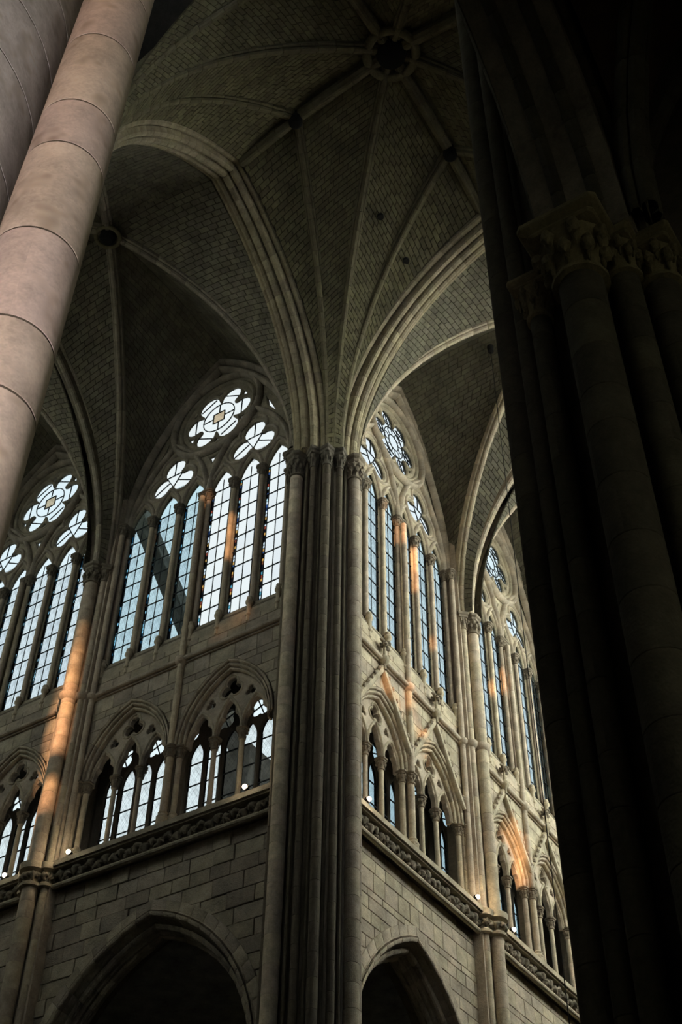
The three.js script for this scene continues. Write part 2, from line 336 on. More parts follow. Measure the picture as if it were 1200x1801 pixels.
// ---- coursed masonry: rows of dressed stones between x0 and x1, leaving holes for arches
function course(list, x0, x1, y0, y1, H, [wa, wb], holes, zf, jitter = 0.0, jt = 0.009) {
  const rows = max(1, round((y1 - y0) / H)), h = (y1 - y0) / rows, ys = []; for (let r = 0; r <= rows; r++) ys.push(y0 + r * h);
  for (const q of holes) { const t = q.yS + q.rise; let k = 1; for (let i = 1; i < ys.length - 1; i++) if (abs(ys[i] - t) < abs(ys[k] - t)) k = i; if (t > y0 && t < y1) ys[k] = t; }
  for (let r = 0; r + 1 < ys.length; r++) {
    const a = ys[r], b = ys[r + 1], cuts = [];
    for (const q of holes) {
      const wA = a < q.yB - 1e-6 ? -1 : archHalf(q.hw, q.rise, a - q.yS), wB = archHalf(q.hw, q.rise, b - q.yS);
      if (wA <= 0) continue; cuts.push([q.cx - wA, q.cx - wB, q.cx + wA, q.cx + wB]);
    }
    cuts.sort((p, q) => p[0] - q[0]);
    let L = [x0, x0]; const spans = [];
    for (const c of cuts) { spans.push([L[0], L[1], c[0], c[1]]); L = [c[2], c[3]]; }
    spans.push([L[0], L[1], x1, x1]);
    for (const [la, lb, ra, rb] of spans) {
      const lo = min(la, lb), hi = max(ra, rb); if (hi - lo < 0.06) continue;
      let x = lo - (r % 2 ? 0 : rr(0, wa * 0.8));
      while (x < hi - 0.02) {
        let w = rr(wa, wb), e = x + w; if (hi - e < wa * 0.45) e = hi;
        let g = [[x, a], [e, a], [e, b], [x, b]]; x = e;
        for (const [pa, pb, sg] of [[la, lb, 1], [ra, rb, -1]]) {
          const f = (p) => sg * (p[0] - (pa + (pb - pa) * (p[1] - a) / (b - a))), o = [];
          for (let i = 0; i < g.length; i++) { const p = g[i], n = g[(i + 1) % g.length], fp = f(p), fn = f(n); if (fp >= 0) o.push(p); if (fp * fn < 0) { const t = fp / (fp - fn); o.push([p[0] + (n[0] - p[0]) * t, p[1] + (n[1] - p[1]) * t]); } }
          g = o;
        }
        if (g.length < 3 || abs(area2(g)) < 0.02) continue;
        const gx = g.map((p) => p[0]), gy = g.map((p) => p[1]), bx = (min(...gx) + max(...gx)) / 2, by = (min(...gy) + max(...gy)) / 2, kx = max(0, 1 - 2 * jt / (max(...gx) - min(...gx))), ky = max(0, 1 - 2 * jt / (max(...gy) - min(...gy)));
        g = g.map((p) => [bx + (p[0] - bx) * kx, by + (p[1] - by) * ky]);
        list.push({ b: block(g, zf - 0.07, zf + rr(-jitter, jitter), 0.012), c: [bx, by, zf], s: max(...gx) - min(...gx) });
      }
    }
  }
}
function layStones(parent, list, mats, name = 'stone_block') {
  for (const q of list) q.v = seen(V(...q.c).applyMatrix4(parent.matrixWorld)) * sqrt(q.s);
  list.sort((a, b) => b.v - a.v);
  for (const q of list.slice(0, 300)) mesh(name, q.b.geo(), pick(mats), parent);
  const rest = mats.map(() => new PB());
  for (const q of list.slice(300)) pick(rest).add(q.b);
  const left = rest.filter((r) => r.p.length); if (!left.length) return;
  left.forEach((r, i) => stuff(mesh(name + 's', r.geo(), mats[i], parent)));
}

// ---- vault cells
function ribCurve(S, T, rho = 0) {                     // springs at S, ends at T; t in 0..1
  const D = hypot(T.x - S.x, T.z - S.z), A = arc(D, T.y - S.y), dx = (T.x - S.x) / D, dz = (T.z - S.z) / D;
  return (t) => { const [x, y] = archPt(A, 1, t, rho); return V(T.x - dx * x, S.y + y, T.z - dz * x); };
}
function stilted(S, T, stilt) { const c = ribCurve(V(S.x, S.y + stilt, S.z), T), len = c(0).distanceTo(c(1)) * 1.12 + stilt, k = stilt / len; return (t) => t < k ? V(S.x, S.y + t * len, S.z) : c((t - k) / (1 - k)); }
function cell(list, back, A, B, { H = 0.25, W = 0.46, bulge = 0.05, skip = 0.0 } = {}) {
  const mid = (t) => A(t).add(B(t)).multiplyScalar(0.5); let len = 0; for (let i = 0; i < 20; i++) len += mid(i / 20).distanceTo(mid((i + 1) / 20));
  const P = (s, t) => { const a = A(t), b = B(t), w = a.distanceTo(b); a.lerp(b, s); a.y += bulge * w * sin(PI * s); return a; };
  const n = round(len / H), N = 24, K = 6;
  const e = 0.01, cm = P(0.5, 0.5), nn = P(0.6, 0.5).sub(cm).cross(P(0.5, 0.6).sub(cm)).normalize(); if (nn.y < 0) nn.negate();
  for (let i = 0; i < N; i++) for (let j = 0; j < K; j++) {
    const q = [P(j / K, i / N), P((j + 1) / K, i / N), P((j + 1) / K, (i + 1) / N), P(j / K, (i + 1) / N)].map((v) => v.addScaledVector(nn, 0.045).toArray());
    back.poly(q);
  }
  if (!list) return;
  for (let i = floor(n * skip); i < n; i++) {
    const t0 = i / n, t1 = (i + 1) / n, w = A((t0 + t1) / 2).distanceTo(B((t0 + t1) / 2)), m = max(1, round(w / W)), off = (i % 2) * 0.5 + rr(-0.12, 0.12);
    const js = 0.013 / max(w, 0.2), jt = 0.012 / len;
    for (let k = -1; k < m; k++) {
      const s0 = max(0, (k + off) / m), s1 = k === m - 1 ? 1 : min(1, (k + 1 + off) / m); if (s1 - s0 < 0.15 / m) continue;
      const c = [P(s0 + js, t0 + jt), P(s1 - js, t0 + jt), P(s1 - js, t1 - jt), P(s0 + js, t1 - jt)], lift = rr(-0.006, 0.006);
      const o = [P(s0 + js * 0.4, t0 + jt * 0.4), P(s1 - js * 0.4, t0 + jt * 0.4), P(s1 - js * 0.4, t1 - jt * 0.4), P(s0 + js * 0.4, t1 - jt * 0.4)];
      const b = new PB(), lo = c.map((v) => v.addScaledVector(nn, lift).toArray()), hi = o.map((v) => v.addScaledVector(nn, 0.05).toArray());
      b.poly(lo); for (let z = 0; z < 4; z++) { const y = (z + 1) % 4; b.poly([lo[z], lo[y], hi[y], hi[z]]); }
      list.push({ b, c: lo[0], s: w / m });
    }
  }
}
function rib3(parent, S, T, prof, mats, n, name = 'rib', opt = {}) {   // a rib as a run of voussoirs from S up to T
  const g = grp(name, parent), D = hypot(T.x - S.x, T.z - S.z);
  g.position.copy(V(T.x, S.y, T.z)); g.rotation.y = atan2(-(S.z - T.z), S.x - T.x);
  voussoirs(g, 0, 0, D, T.y - S.y, prof, n, mats, { sides: [1], ...opt }); return g;
}

// ---------------------------------------------------------------- measured layout
const H = { frieze: 20.0, tri: 22.95, string: 26.1, sill: 27.5, lanc: 33.5, cap: 31.6, vault: 41.0, cross: 41.93 };
const LEFT = { rot: -PI / 2, w: (x, y, z) => V(-z, y, x) }, RIGHT = { rot: 0, w: (x, y, z) => V(x, y, z) };
const turn = (o, F) => { o.rotation.y = F.rot; o.updateMatrixWorld(true); return o; };
const BAYS = {
  tA: { F: LEFT, cx: -5.05, p: 1.17, x0: -9.145, x1: -0.5, ahw: 3.12, tri: [-1.8, 1.8], thw: 1.43, trise: 2.15 },
  tB: { F: LEFT, cx: -13.25, p: 1.17, x0: -17.4, x1: -9.145, ahw: 3.12, tri: [-1.8, 1.8], thw: 1.43, trise: 2.15 },
  cA: { F: RIGHT, cx: 4.75, p: 1.1, x0: 0.6, x1: 8.63, ahw: 2.88, tri: [-1.62, 1.5], thw: 1.3, trise: 1.78, gable: true },
  cB: { F: RIGHT, cx: 12.42, p: 1.1, x0: 8.63, x1: 16.23, ahw: 2.88, tri: [-1.56, 1.56], thw: 1.3, trise: 1.78, gable: true },
};

// ---------------------------------------------------------------- the two visible walls
function ext(hw, rise, k) { const A = arc(hw, rise); return { hw: hw + k, rise: sqrt((A.R + k) ** 2 - A.c ** 2) }; }
function visibleWall(name, F, bays, S) {
  const wall = struct(name, S.label); turn(wall, F);
  const list = [];
  for (const b of bays) {
    const ar = ext(b.ahw, 4.15, 0.77), arIn = ext(b.ahw, 4.15, 0.42), yA = 13.3, tr = b.tri.map((d) => ({ cx: b.cx + d, ...ext(b.thw, b.trise, 0.3), yS: H.tri, yB: 20.2 }));
    const jamb = (cx, hw, rise, yS, yB) => [[cx - hw, yB], ...archLine(hw, rise, 12).reverse().map((p) => [cx + p[0], yS + p[1]]), [cx + hw, yB]];
    mesh('wall_core', plate([[b.x0, 0], [b.x1, 0], [b.x1, 20.2], [b.x0, 20.2]], [jamb(b.cx, arIn.hw, arIn.rise, yA, 0.05)], -1.3, -0.06, 0), S.mortar, wall);
    mesh('wall_core', plate([[b.x0, 20.2], [b.x1, 20.2], [b.x1, 27.25], [b.x0, 27.25]], tr.map((t) => jamb(t.cx, t.hw - 0.06, t.rise - 0.06, t.yS, 20.22)), -0.5, -0.06, 0), S.mortar, wall);
    mesh('passage_slab', box(b.x0, b.x1, 26.5, 27.25, -1.6, -0.5), S.plain, wall);
    mesh('sill', boxUV(new THREE.ExtrudeGeometry(new THREE.Shape([[0.6, 26.8], [0.0, 26.8], [0.0, 27.02], [0.17, 27.46], [0.2, 27.52], [0.6, 27.52]].map((q) => new THREE.Vector2(q[0], q[1]))), { depth: b.x1 - b.x0, bevelEnabled: false }).rotateY(PI / 2).translate(b.x0, 0, 0)), S.plain, wall);
    course(list, b.x0, b.x1, 11, 19.55, S.H, S.W, [{ cx: b.cx, yS: yA, yB: 0, ...ar }], 0, S.jit, S.jt);
    course(list, b.x0, b.x1, 20.25, 26.0, 0.42, [0.5, 0.95], tr, 0, 0.003, 0.005);
    course(list, b.x0, b.x1, 26.22, 27.0, 0.39, [0.6, 1.0], [], 0, 0.003, 0.005);
  }
  layStones(wall, list, S.mats);
  return wall;
}
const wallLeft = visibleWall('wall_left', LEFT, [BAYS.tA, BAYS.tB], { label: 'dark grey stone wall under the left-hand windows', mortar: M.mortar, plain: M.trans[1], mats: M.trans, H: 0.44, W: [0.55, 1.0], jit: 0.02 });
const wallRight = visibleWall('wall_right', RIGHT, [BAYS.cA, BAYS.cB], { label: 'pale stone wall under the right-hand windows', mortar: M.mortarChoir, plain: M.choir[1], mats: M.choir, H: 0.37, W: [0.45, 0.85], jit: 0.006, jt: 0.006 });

// ---------------------------------------------------------------- arcade arches under the walls
function arcadeArch(b, mats, label) {
  const t = thing('arcade_arch', label, 'arch'); turn(t, b.F);
  voussoirs(t, b.cx, 13.3, b.ahw, 4.15, PROF.arcade, 13, mats);
  return rebase(t, b.cx, 13.3, 0);
}
arcadeArch(BAYS.tA, M.trans, 'dark pointed arch low in the grey wall, left of the tall clustered pier');
arcadeArch(BAYS.cA, M.choir, 'pale pointed arch with dark opening, low in the wall right of the tall pier');

// ---------------------------------------------------------------- carved frieze and string courses (trim)
function frieze(name, F, x0, x1, mat, lmats, gaps) {
  const t = struct(name, 'band of carved leaves below the gallery'); turn(t, F);
  mesh('ledge', new PB().box(x0, x1, 20.08, 20.24, -0.5, 0.42).box(x0, x1, 20.02, 20.08, -0.1, 0.36).geo(), mat, t);
  mesh('hollow', new PB().box(x0, x1, 19.6, 20.03, -0.1, 0.14).geo(), M.carve, t);
  mesh('roll', placedRod(x0, x1, 19.56, 0.2, 0.085), mat, t);
  let i = 0;
  for (let x = x0 + 0.15; x < x1 - 0.1; x += 0.27) {
    const o = mesh('leaf', LEAF[i % 4], pick(lmats), t, [x, 19.83 + (i % 2 ? 0.05 : -0.05), 0.21]);
    o.scale.setScalar(rr(0.85, 1.15)); o.rotation.set(rr(-0.5, 0.1), rr(-0.5, 0.5), rr(0, 6)); i++;
    const k = mesh('leaf', LEAF[(i + 2) % 4], pick(lmats), t, [x + 0.13, 19.83 + (i % 2 ? 0.09 : -0.09), 0.17]);
    k.scale.setScalar(rr(0.6, 0.8)); k.rotation.set(rr(-0.5, 0.3), rr(-0.6, 0.6), rr(0, 6));
  }
}
function placedRod(x0, x1, y, z, r) { const g = lathe([[r, 0], [r, x1 - x0]], 10); g.rotateZ(-PI / 2); g.translate(x0, y, z); return g; }
const carveT = [M.carve, stone(0.16, 0.145, 0.115), stone(0.23, 0.205, 0.16)], carveC = [M.carveChoir, stone(0.28, 0.25, 0.19), stone(0.42, 0.37, 0.29)];
frieze('trim_1', LEFT, -17.4, -0.9, M.trans[1], carveT);
frieze('trim_2', RIGHT, 0.9, 16.23, M.choir[1], carveC);
function stringCourse(name, F, x0, x1, mat, label) {
  const t = struct(name, label); turn(t, F);
  mesh('string_moulding', mergeGeometries([placedRod(x0, x1, 26.1, 0.11, 0.075), box(x0, x1, 26.12, 26.2, -0.05, 0.12), box(x0, x1, 25.98, 26.08, -0.05, 0.06)].map((g) => boxUV(g))), mat, t);
}
stringCourse('trim_3', LEFT, -17.4, -0.7, M.trans[2], 'plain moulded string course under the left-hand windows');
stringCourse('trim_4', RIGHT, 0.7, 16.23, M.choir[2], 'plain moulded string course under the right-hand windows');

// ---------------------------------------------------------------- triforium arches
function triforiumArch(b, i, mats, sh, label) {
  const t = thing('triforium_arch', label, 'arch'); turn(t, b.F);
  const cx = b.cx + b.tri[i], hw = b.thw, p = hw * 2 / 3, yS = H.tri, z = -0.28;
  voussoirs(t, cx, yS, hw, b.trise, PROF.tri, 7, mats, { z: 0.02, joint: 0.006 });
  const sx = hw / 1.43, sy = b.trise / 2.15, fr = min(sx, sy);
  const light = (x, apex) => { const w = p / 2 - 0.07, o = [[x - w, -0.02]], r = apex * sy - 0.16; for (let k = 0; k <= 18; k++) { const a = PI - k / 18 * PI, d = a / D2R, q = 1 - 0.2 * Math.exp(-(((d - 48) / 8) ** 2)) - 0.2 * Math.exp(-(((d - 132) / 8) ** 2)), e = abs(cos(a)); o.push([x + Math.sign(cos(a)) * e * w * q, 0.16 + (k === 0 || k === 18 ? 0 : (1 - e ** 1.5) ** 0.75) * r * q]); } o.push([x + w, -0.02]); return o; };
  const foil = shift(lobes(3, 0.19 * fr, 0.175 * fr, 0.1 * fr, PI / 2, 10), 0, 1.57 * sy), small = [-1, 1].map((k) => shift(lobes(3, 0.095 * fr, 0.09 * fr, 0.05 * fr, PI / 2, 8), k * 0.7 * sx, 1.22 * sy));
  const holes = [foil, ...small].map((h) => shift(h, cx, yS));
  mesh('tracery', plate([[-hw, -0.03], ...light(-p, 0.9), ...light(0, 1.1), ...light(p, 0.9), [hw, -0.03], ...archLine(hw, b.trise, 12).slice(1, -1)].map((q) => [cx + q[0], yS + q[1]]), holes, z - 0.1, z + 0.08, 0.022), mats[2], t);
  const bars = [-1, 0, 1].map((k) => sweep(shift(archLine(p / 2, (k ? 1.02 : 1.24) * sy, 8), cx + k * p, yS), ROLL(0.045), z + 0.08));
  bars.push(sweep(shift(lobes(3, 0.2 * fr, 0.235 * fr, 0.12 * fr, PI / 2, 10), cx, yS + 1.57 * sy), ROLL(0.035), z + 0.08, true));
  mesh('tracery_moulding', mergeGeometries(bars), mats[3], t);
  for (const k of [-1, 1]) {
    const x = cx + k * p / 2;
    const c = grp('colonnette', t); mesh('shaft', rod(0.075, 20.75, 22.62, 12), pick(sh), c, [x, 0, z]); plinth(c, x, 20.24, z, 0.075, 0.55, sh[0]);
    capital(t, x, yS, z, 0.085, carveOf(sh), { h: 0.36, w: 0.34, leaf: 5 });
  }
  if (b.gable) {
    const yb = 23.5, ya = 25.82, gw = 1.62;
    for (const s of [-1, 1]) {
      const g = grp('gable_coping', t), dx = -s * gw, dy = ya - yb, l = hypot(dx, dy), nx = -dy / l * s * -1, L = [[cx + s * gw, yb], [cx, ya]];
      mesh('coping', sweep(L, [[-0.06, 0], [-0.06, 0.11], [-0.03, 0.15], [0.04, 0.15], [0.07, 0.1], [0.07, 0]], 0), mats[1], g);
      for (let k = 1; k < 8; k++) { const f = k / 8; mesh('crocket', TINY[k % 3], mats[0], g, [cx + s * gw + dx * f + s * 0.11 * dy / l, yb + dy * f + 0.11 * abs(dx) / l, 0.13]).scale.set(0.055, 0.085, 0.055); }
    }
    const f = grp('finial', t); mesh('stem', rod(0.05, ya - 0.1, 26.75, 8), mats[1], f, [cx, 0, 0.16]); mesh('knop', lathe([[0.05, 25.9], [0.15, 26.02], [0.17, 26.12], [0.14, 26.2], [0.05, 26.26]], 12), mats[1], f, [cx, 0, 0.14]);
    for (let k = 0; k < 6; k++) mesh('leaf', LEAF[k % 4], carveC[k % 3], f, [cx + cos(k * 1.05) * 0.16, 26.62 + (k % 2) * 0.12, 0.17 + sin(k * 1.05) * 0.1]).scale.setScalar(0.62);
  }
  return rebase(t, cx, 20.24, 0);
}
const carveOf = (sh) => sh === M.choirShaft ? M.carveChoir : M.carve;
triforiumArch(BAYS.tA, 0, M.trans, M.transShaft, 'dark gallery arch of three lights, nearer the sunlit wall shaft');
triforiumArch(BAYS.tA, 1, M.trans, M.transShaft, 'dark gallery arch of three lights, close beside the tall pier, brightly glazed behind');
triforiumArch(BAYS.tB, 1, M.trans, M.transShaft, 'gallery arch of three lights beyond the sunlit wall shaft, cut by the photo edge');
triforiumArch(BAYS.cA, 0, M.choir, M.choirShaft, 'pale gabled gallery arch half hidden behind the tall pier');
triforiumArch(BAYS.cA, 1, M.choir, M.choirShaft, 'pale gabled gallery arch left of the slim pale wall shaft');
triforiumArch(BAYS.cB, 0, M.choir, M.choirShaft, 'gabled gallery arch with sunlit orange jamb, right of the pale wall shaft');
triforiumArch(BAYS.cB, 1, M.choir, M.choirShaft, 'farthest gabled gallery arch, beside the dark foreground pier');
// jamb shafts between and beside the gallery arches, with the slim shaft that climbs to the window
function galleryJamb(b, x, kind, sh, label) {
  const t = thing('gallery_jamb', label, 'columns'); turn(t, b.F);
  const set = kind === 'mid' ? [[-0.2, -0.14, 0.085], [0.2, -0.14, 0.085], [0, 0.04, 0.1]] : kind === 'west' ? [[0, -0.14, 0.085], [-0.2, -0.02, 0.085]] : [[0, -0.14, 0.085], [0.2, -0.02, 0.085]];
  set.forEach(([dx, z, r], i) => {
    shaft(t, 'shaft', x + dx, z, r, 20.85, 22.66, sh, { seg: 12, hs: [0.9, 0.91], joint: 0.005 });
    plinth(t, x + dx, 20.24, z, r, 0.62, sh[1]);
    capital(t, x + dx, H.tri + 0.04, z, r * 1.05, carveOf(sh), { h: 0.36, w: 0.34, leaf: 5 });
  });
  if (kind === 'mid') {
    shaft(t, 'wall_shaft', x, 0.07, 0.1, 23.0, 33.2, sh, { seg: 12, hs: [0.8, 1.0], joint: 0.006 });
    mesh('annulet', lathe([[0.1, 25.92], [0.17, 25.98], [0.2, 26.08], [0.19, 26.16], [0.1, 26.24]], 14), sh[2], t, [x, 0, 0.08]);
  }
  return rebase(t, x, 20.24, 0);
}
for (const [b, sh, what] of [[BAYS.tA, M.transShaft, ['dark columns between the two gallery arches left of the tall pier', 'dark columns beside the sunlit wall shaft, on the tall pier side']], [BAYS.cA, M.choirShaft, ['pale columns between the two gabled gallery arches nearest the tall pier', 'pale columns at the gallery, just left of the pale wall shaft']], [BAYS.cB, M.choirShaft, ['sunlit orange columns between the two far gabled gallery arches', 'pale columns at the far end of the gallery']], [BAYS.tB, M.transShaft, ['grey columns between gallery arches beyond the sunlit wall shaft', '']]]) {
  const m = b.cx + (b.tri[0] + b.tri[1]) / 2; galleryJamb(b, m, 'mid', sh, what[0]);
  if (!what[1]) continue;
  if (b.F === LEFT) galleryJamb(b, b.x0 + 0.86, 'west', sh, what[1]); else galleryJamb(b, b.x1 - 0.82, 'east', sh, what[1]);
}

// ---------------------------------------------------------------- clerestory windows
function lancetHole(x, w, y0, yS, rise) { return [[x - w, y0], ...archLine(w, rise, 7).reverse().map((p) => [x + p[0], yS + p[1]]), [x + w, y0]]; }
const triFoil = (s) => lobes(3, 0.52 * s, 0.46 * s, 0.3 * s, PI / 2, 12);
const sexFoil = (s) => lobes(6, 0.98 * s, 0.45 * s, 0.8 * s, 0, 10);
function windowHoles(b) {
  const { cx, p } = b, s = p / 1.17, out = [];
  for (let i = 0; i < 6; i++) out.push(lancetHole(cx + (i - 2.5) * p, p / 2 - 0.125, 27.55, 33.42, 1.06));
  for (const k of [-1, 1]) out.push(shift(triFoil(0.98 * s), cx + k * 1.5 * p, 35.4));
  out.push(shift(sexFoil(1.0 * s), cx, 37.75));
  for (let k = 0; k < 6; k++) { const a = (k + 0.5) * PI / 3, q = []; for (const [r, d] of [[1.16, 0], [1.36, 0.14], [1.39, 0], [1.36, -0.14]]) q.push([cx + r * s * cos(a + d), 37.75 + r * s * sin(a + d)]); out.push(q); }
  out.push([[cx - 0.17, 35.62], [cx, 35.2], [cx + 0.17, 35.62]].map((q) => q));
  for (const k of [-1, 1]) out.push([[cx + k * 2.3 * s, 36.95], [cx + k * 2.62 * s, 36.5], [cx + k * 2.2 * s, 37.45]]);
  return out;
}
function bars(parent, name, list, m) { for (const g of list) mesh(name, g, m, parent); }
const planeCache = {};
const plane = (w, h) => planeCache[[w.toFixed(3), h.toFixed(3)]] ??= new THREE.PlaneGeometry(w, h);
function clerestory(name, b, mats, sh, S, label) {
  const win = struct(name, label); turn(win, b.F);
  const { cx, p } = b, s = p / 1.17, zg = -0.29;
  mesh('tracery_plate', plate([[b.x0, 27.2], [b.x1, 27.2], [b.x1, 42.6], [b.x0, 42.6]], windowHoles(b), -0.38, -0.2, 0.05), mats[1], win);
  const roll = (line, r, z, closed) => sweep(line, ROLL(r), z, closed);
  for (let i = 0; i < 6; i++) mesh('lancet_moulding', roll(shift(archLine(p / 2 - 0.03, 1.28, 9), cx + (i - 2.5) * p, 33.5), 0.07, -0.19), mats[2], win);
  for (const k of [-1, 1]) {
    mesh('sub_arch', roll(shift(archLine(1.5 * p - 0.05, 3.55, 14), cx + k * 1.5 * p, 33.5), 0.1, -0.14), mats[2], win);
    mesh('trefoil_moulding', roll(shift(lobes(3, 0.56 * s, 0.6 * s, 0.36 * s, PI / 2, 12), cx + k * 1.5 * p, 35.4), 0.06, -0.2, true), mats[2], win);
  }
  mesh('rose_moulding', roll(shift(circle(1.95 * s, 40), cx, 37.75), 0.12, -0.1, true), mats[2], win);
  mesh('rose_moulding', roll(shift(circle(1.66 * s, 40), cx, 37.75), 0.09, -0.2, true), mats[1], win);
  mesh('main_arch', roll(shift(archLine(3.1 * p, 6.75, 20), cx, 33.6), 0.14, -0.06), mats[2], win);
  mesh('main_arch', roll(shift(archLine(3.32 * p, 7.1, 20), cx, 33.6), 0.13, 0.04), mats[0], win);
  // mullions
  for (let i = -3; i <= 3; i++) for (const d of i === 0 ? [-0.12, 0.12] : abs(i) === 3 ? [-0.1 * Math.sign(i), 0.14 * Math.sign(i)] : [0]) {
    const x = cx + i * p + d, r = i % 3 ? 0.09 : 0.085, m = grp('mullion', win), y0 = 27.5;
    mesh('shaft', rod(r, y0, 33.15, 12, joints(y0, 33, 0.95)), pick(sh), m, [x, 0, -0.15]);
    mesh('base', lathe([[0.02, 26.62], [r * 0.75, 26.66], [r * 0.8, 26.84], [r * 1.15, 26.88], [r * 1.15, 26.93], [r * 0.85, 26.97], [r * 0.88, 27.3], [r * 1.35, 27.36], [r * 1.4, 27.43], [r * 1.05, 27.48], [r * 1.15, 27.53], [r, 27.6]], 12), sh[1], m, [x, 0, -0.03]);
    capital(win, x, 33.56, -0.15, r * 1.02, S.cap, { h: 0.42, w: 0.4, leaf: 6 });
  }
  // glazing
  const rows = 9, y0 = 27.5, rh = 0.672, ow = p / 2 - 0.09, bw = 0.15, pw = (2 * ow - 2 * bw) / 2;
  for (let i = 0; i < 6; i++) {
    const x = cx + (i - 2.5) * p, tint = S.tint(i), bt = S.border(i);
    for (let r = 0; r < rows; r++) for (const k of [-1, 1]) { const v = rr(0.88, 1.04), q = mesh('pane', plane(pw, rh), glass(tint[0] * (v > .96 ? 1 : .92), tint[1] * (v > .96 ? 1 : .93), tint[2] * (v > .96 ? 1 : .95), S.lattice(i) ? latticeTex : null), win, [x + k * pw / 2, y0 + (r + 0.5) * rh, zg]); }
    mesh('pane', plane(2 * ow, 1.3), glass(...tint, null), win, [x, y0 + rows * rh + 0.65, zg]);
    for (const k of [-1, 1]) mesh('border_pane', plane(bw, rows * rh), glass(tint[0], tint[1], tint[2], bt), win, [x + k * (ow - bw / 2), y0 + rows * rh / 2, zg + 0.004]);
    for (let r = 0; r <= rows; r++) mesh('saddle_bar', saddle(2 * ow), M.lead, win, [x, y0 + r * rh, zg + 0.02]);
    mesh('lead_line', upright(rows * rh + 0.5), M.lead, win, [x, y0, zg + 0.012]);
    for (const k of [-1, 1]) mesh('lead_line', upright(rows * rh), M.lead, win, [x + k * pw, y0, zg + 0.012]);
  }
  const T = S.tint(9), ring = (r, w, x, y, m = M.lead) => mesh('lead_ring', new THREE.TorusGeometry(r, w, 6, 30), m, win, [x, y, zg + 0.015]);
  const line = (x, y, l, a) => { const o = mesh('lead_line', saddle(l), M.lead, win, [x, y, zg + 0.012]); o.rotation.z = a; };
  mesh('rose_pane', new THREE.CircleGeometry(0.7 * s, 28), glass(...T, null), win, [cx, 37.75, zg]);
  for (let k = 0; k < 6; k++) {
    mesh('rose_pane', new THREE.RingGeometry(0.7 * s, 1.6 * s, 10, 1, (k - 0.5) * PI / 3, PI / 3), glass(...T.map((v) => v * (k % 2 ? 0.97 : 1)), null), win, [cx, 37.75, zg]);
    const a = k * PI / 3, lx = cx + 1.03 * s * cos(a), ly = 37.75 + 1.03 * s * sin(a);
    line(lx, ly, 0.75 * s, a + PI / 2 + (S.busy ? 0.5 : 0)); if (S.busy) { ring(0.24 * s, 0.02, lx, ly); line(lx, ly, 0.8 * s, a); }
  }
  ring(0.7 * s, 0.022, cx, 37.75);
  if (S.busy) { ring(0.36 * s, 0.02, cx, 37.75); for (let k = 0; k < 6; k++) ring(0.17 * s, 0.015, cx + 0.53 * s * cos(k * 1.047), 37.75 + 0.53 * s * sin(k * 1.047)); }
  else {
    const c = mesh('rose_pane', plane(0.5 * s, 0.5 * s), glass(0.8, 0.62, 0.42, latticeTex), win, [cx, 37.75, zg + 0.003]); c.rotation.z = PI / 4 * 0;
    for (const k of [-1, 1]) { line(cx + k * 0.25 * s, 37.75, 0.5 * s, PI / 2); line(cx, 37.75 + k * 0.25 * s, 0.5 * s, 0); line(cx + k * 0.47 * s, 37.75, 0.45 * s, 0); line(cx, 37.75 + k * 0.47 * s, 0.45 * s, PI / 2); }
  }
  for (const k of [-1, 1]) {
    const tx = cx + k * 1.5 * p, ty = 35.4;
    for (let j = 0; j < 3; j++) { mesh('trefoil_pane', new THREE.CircleGeometry(1.12 * s, 10, PI / 6 + j * 2 * PI / 3, 2 * PI / 3), glass(...T, null), win, [tx, ty, zg]); const a = PI / 2 + j * 2 * PI / 3; line(tx + 0.6 * s * cos(a), ty + 0.6 * s * sin(a), 0.75 * s, a); line(tx + 0.2 * s * cos(a), ty + 0.2 * s * sin(a), 0.72 * s, a + PI / 2); }
    mesh('spandrel_pane', plane(0.7, 1.2), glass(...T, null), win, [cx + k * 2.4 * s, 36.95, zg]);
  }
  mesh('spandrel_pane', plane(0.5, 0.6), glass(...T, null), win, [cx, 35.42, zg - 0.01]);
  return win;
}
const saddleCache = {};
const saddle = (l) => saddleCache['h' + l.toFixed(2)] ??= box(-l / 2, l / 2, -0.017, 0.017, -0.015, 0.015);
const upright = (l) => saddleCache['v' + l.toFixed(2)] ??= box(-0.013, 0.013, 0, l, -0.01, 0.01);
const G = 0.029;
clerestory('window_1', BAYS.tA, M.trans, M.transShaft, { cap: M.carve, tint: (i) => i < 3 ? [G * 0.66, G * 0.83, G * 0.88] : [G * 1.0, G * 0.98, G * 0.96], border: (i) => i < 3 ? borderTex2 : borderTex, lattice: (i) => i < 3 }, 'tall six-light window with rose between the sunlit wall shaft and the tall pier');
clerestory('window_2', BAYS.tB, M.trans, M.transShaft, { cap: M.carve, tint: () => [G * 0.9, G * 0.97, G], border: () => borderTex2, lattice: () => true }, 'six-light window cut off by the photo edge, beyond the sunlit wall shaft');
clerestory('window_3', BAYS.cA, M.choir, M.choirShaft, { cap: M.carveChoir, tint: (i) => i < 9 ? [G * 0.72, G * 0.86, G * 0.9] : [G * 0.95, G * 0.98, G], border: () => borderTex2, lattice: () => true, busy: true }, 'six-light window just right of the tall pier');
clerestory('window_4', BAYS.cB, M.choir, M.choirShaft, { cap: M.carveChoir, tint: (i) => i < 9 ? [G * 0.75, G * 0.88, G * 0.92] : [G * 0.9, G * 0.98, G], border: () => borderTex2, lattice: () => true, busy: true }, 'farthest six-light window, beside the dark pier');

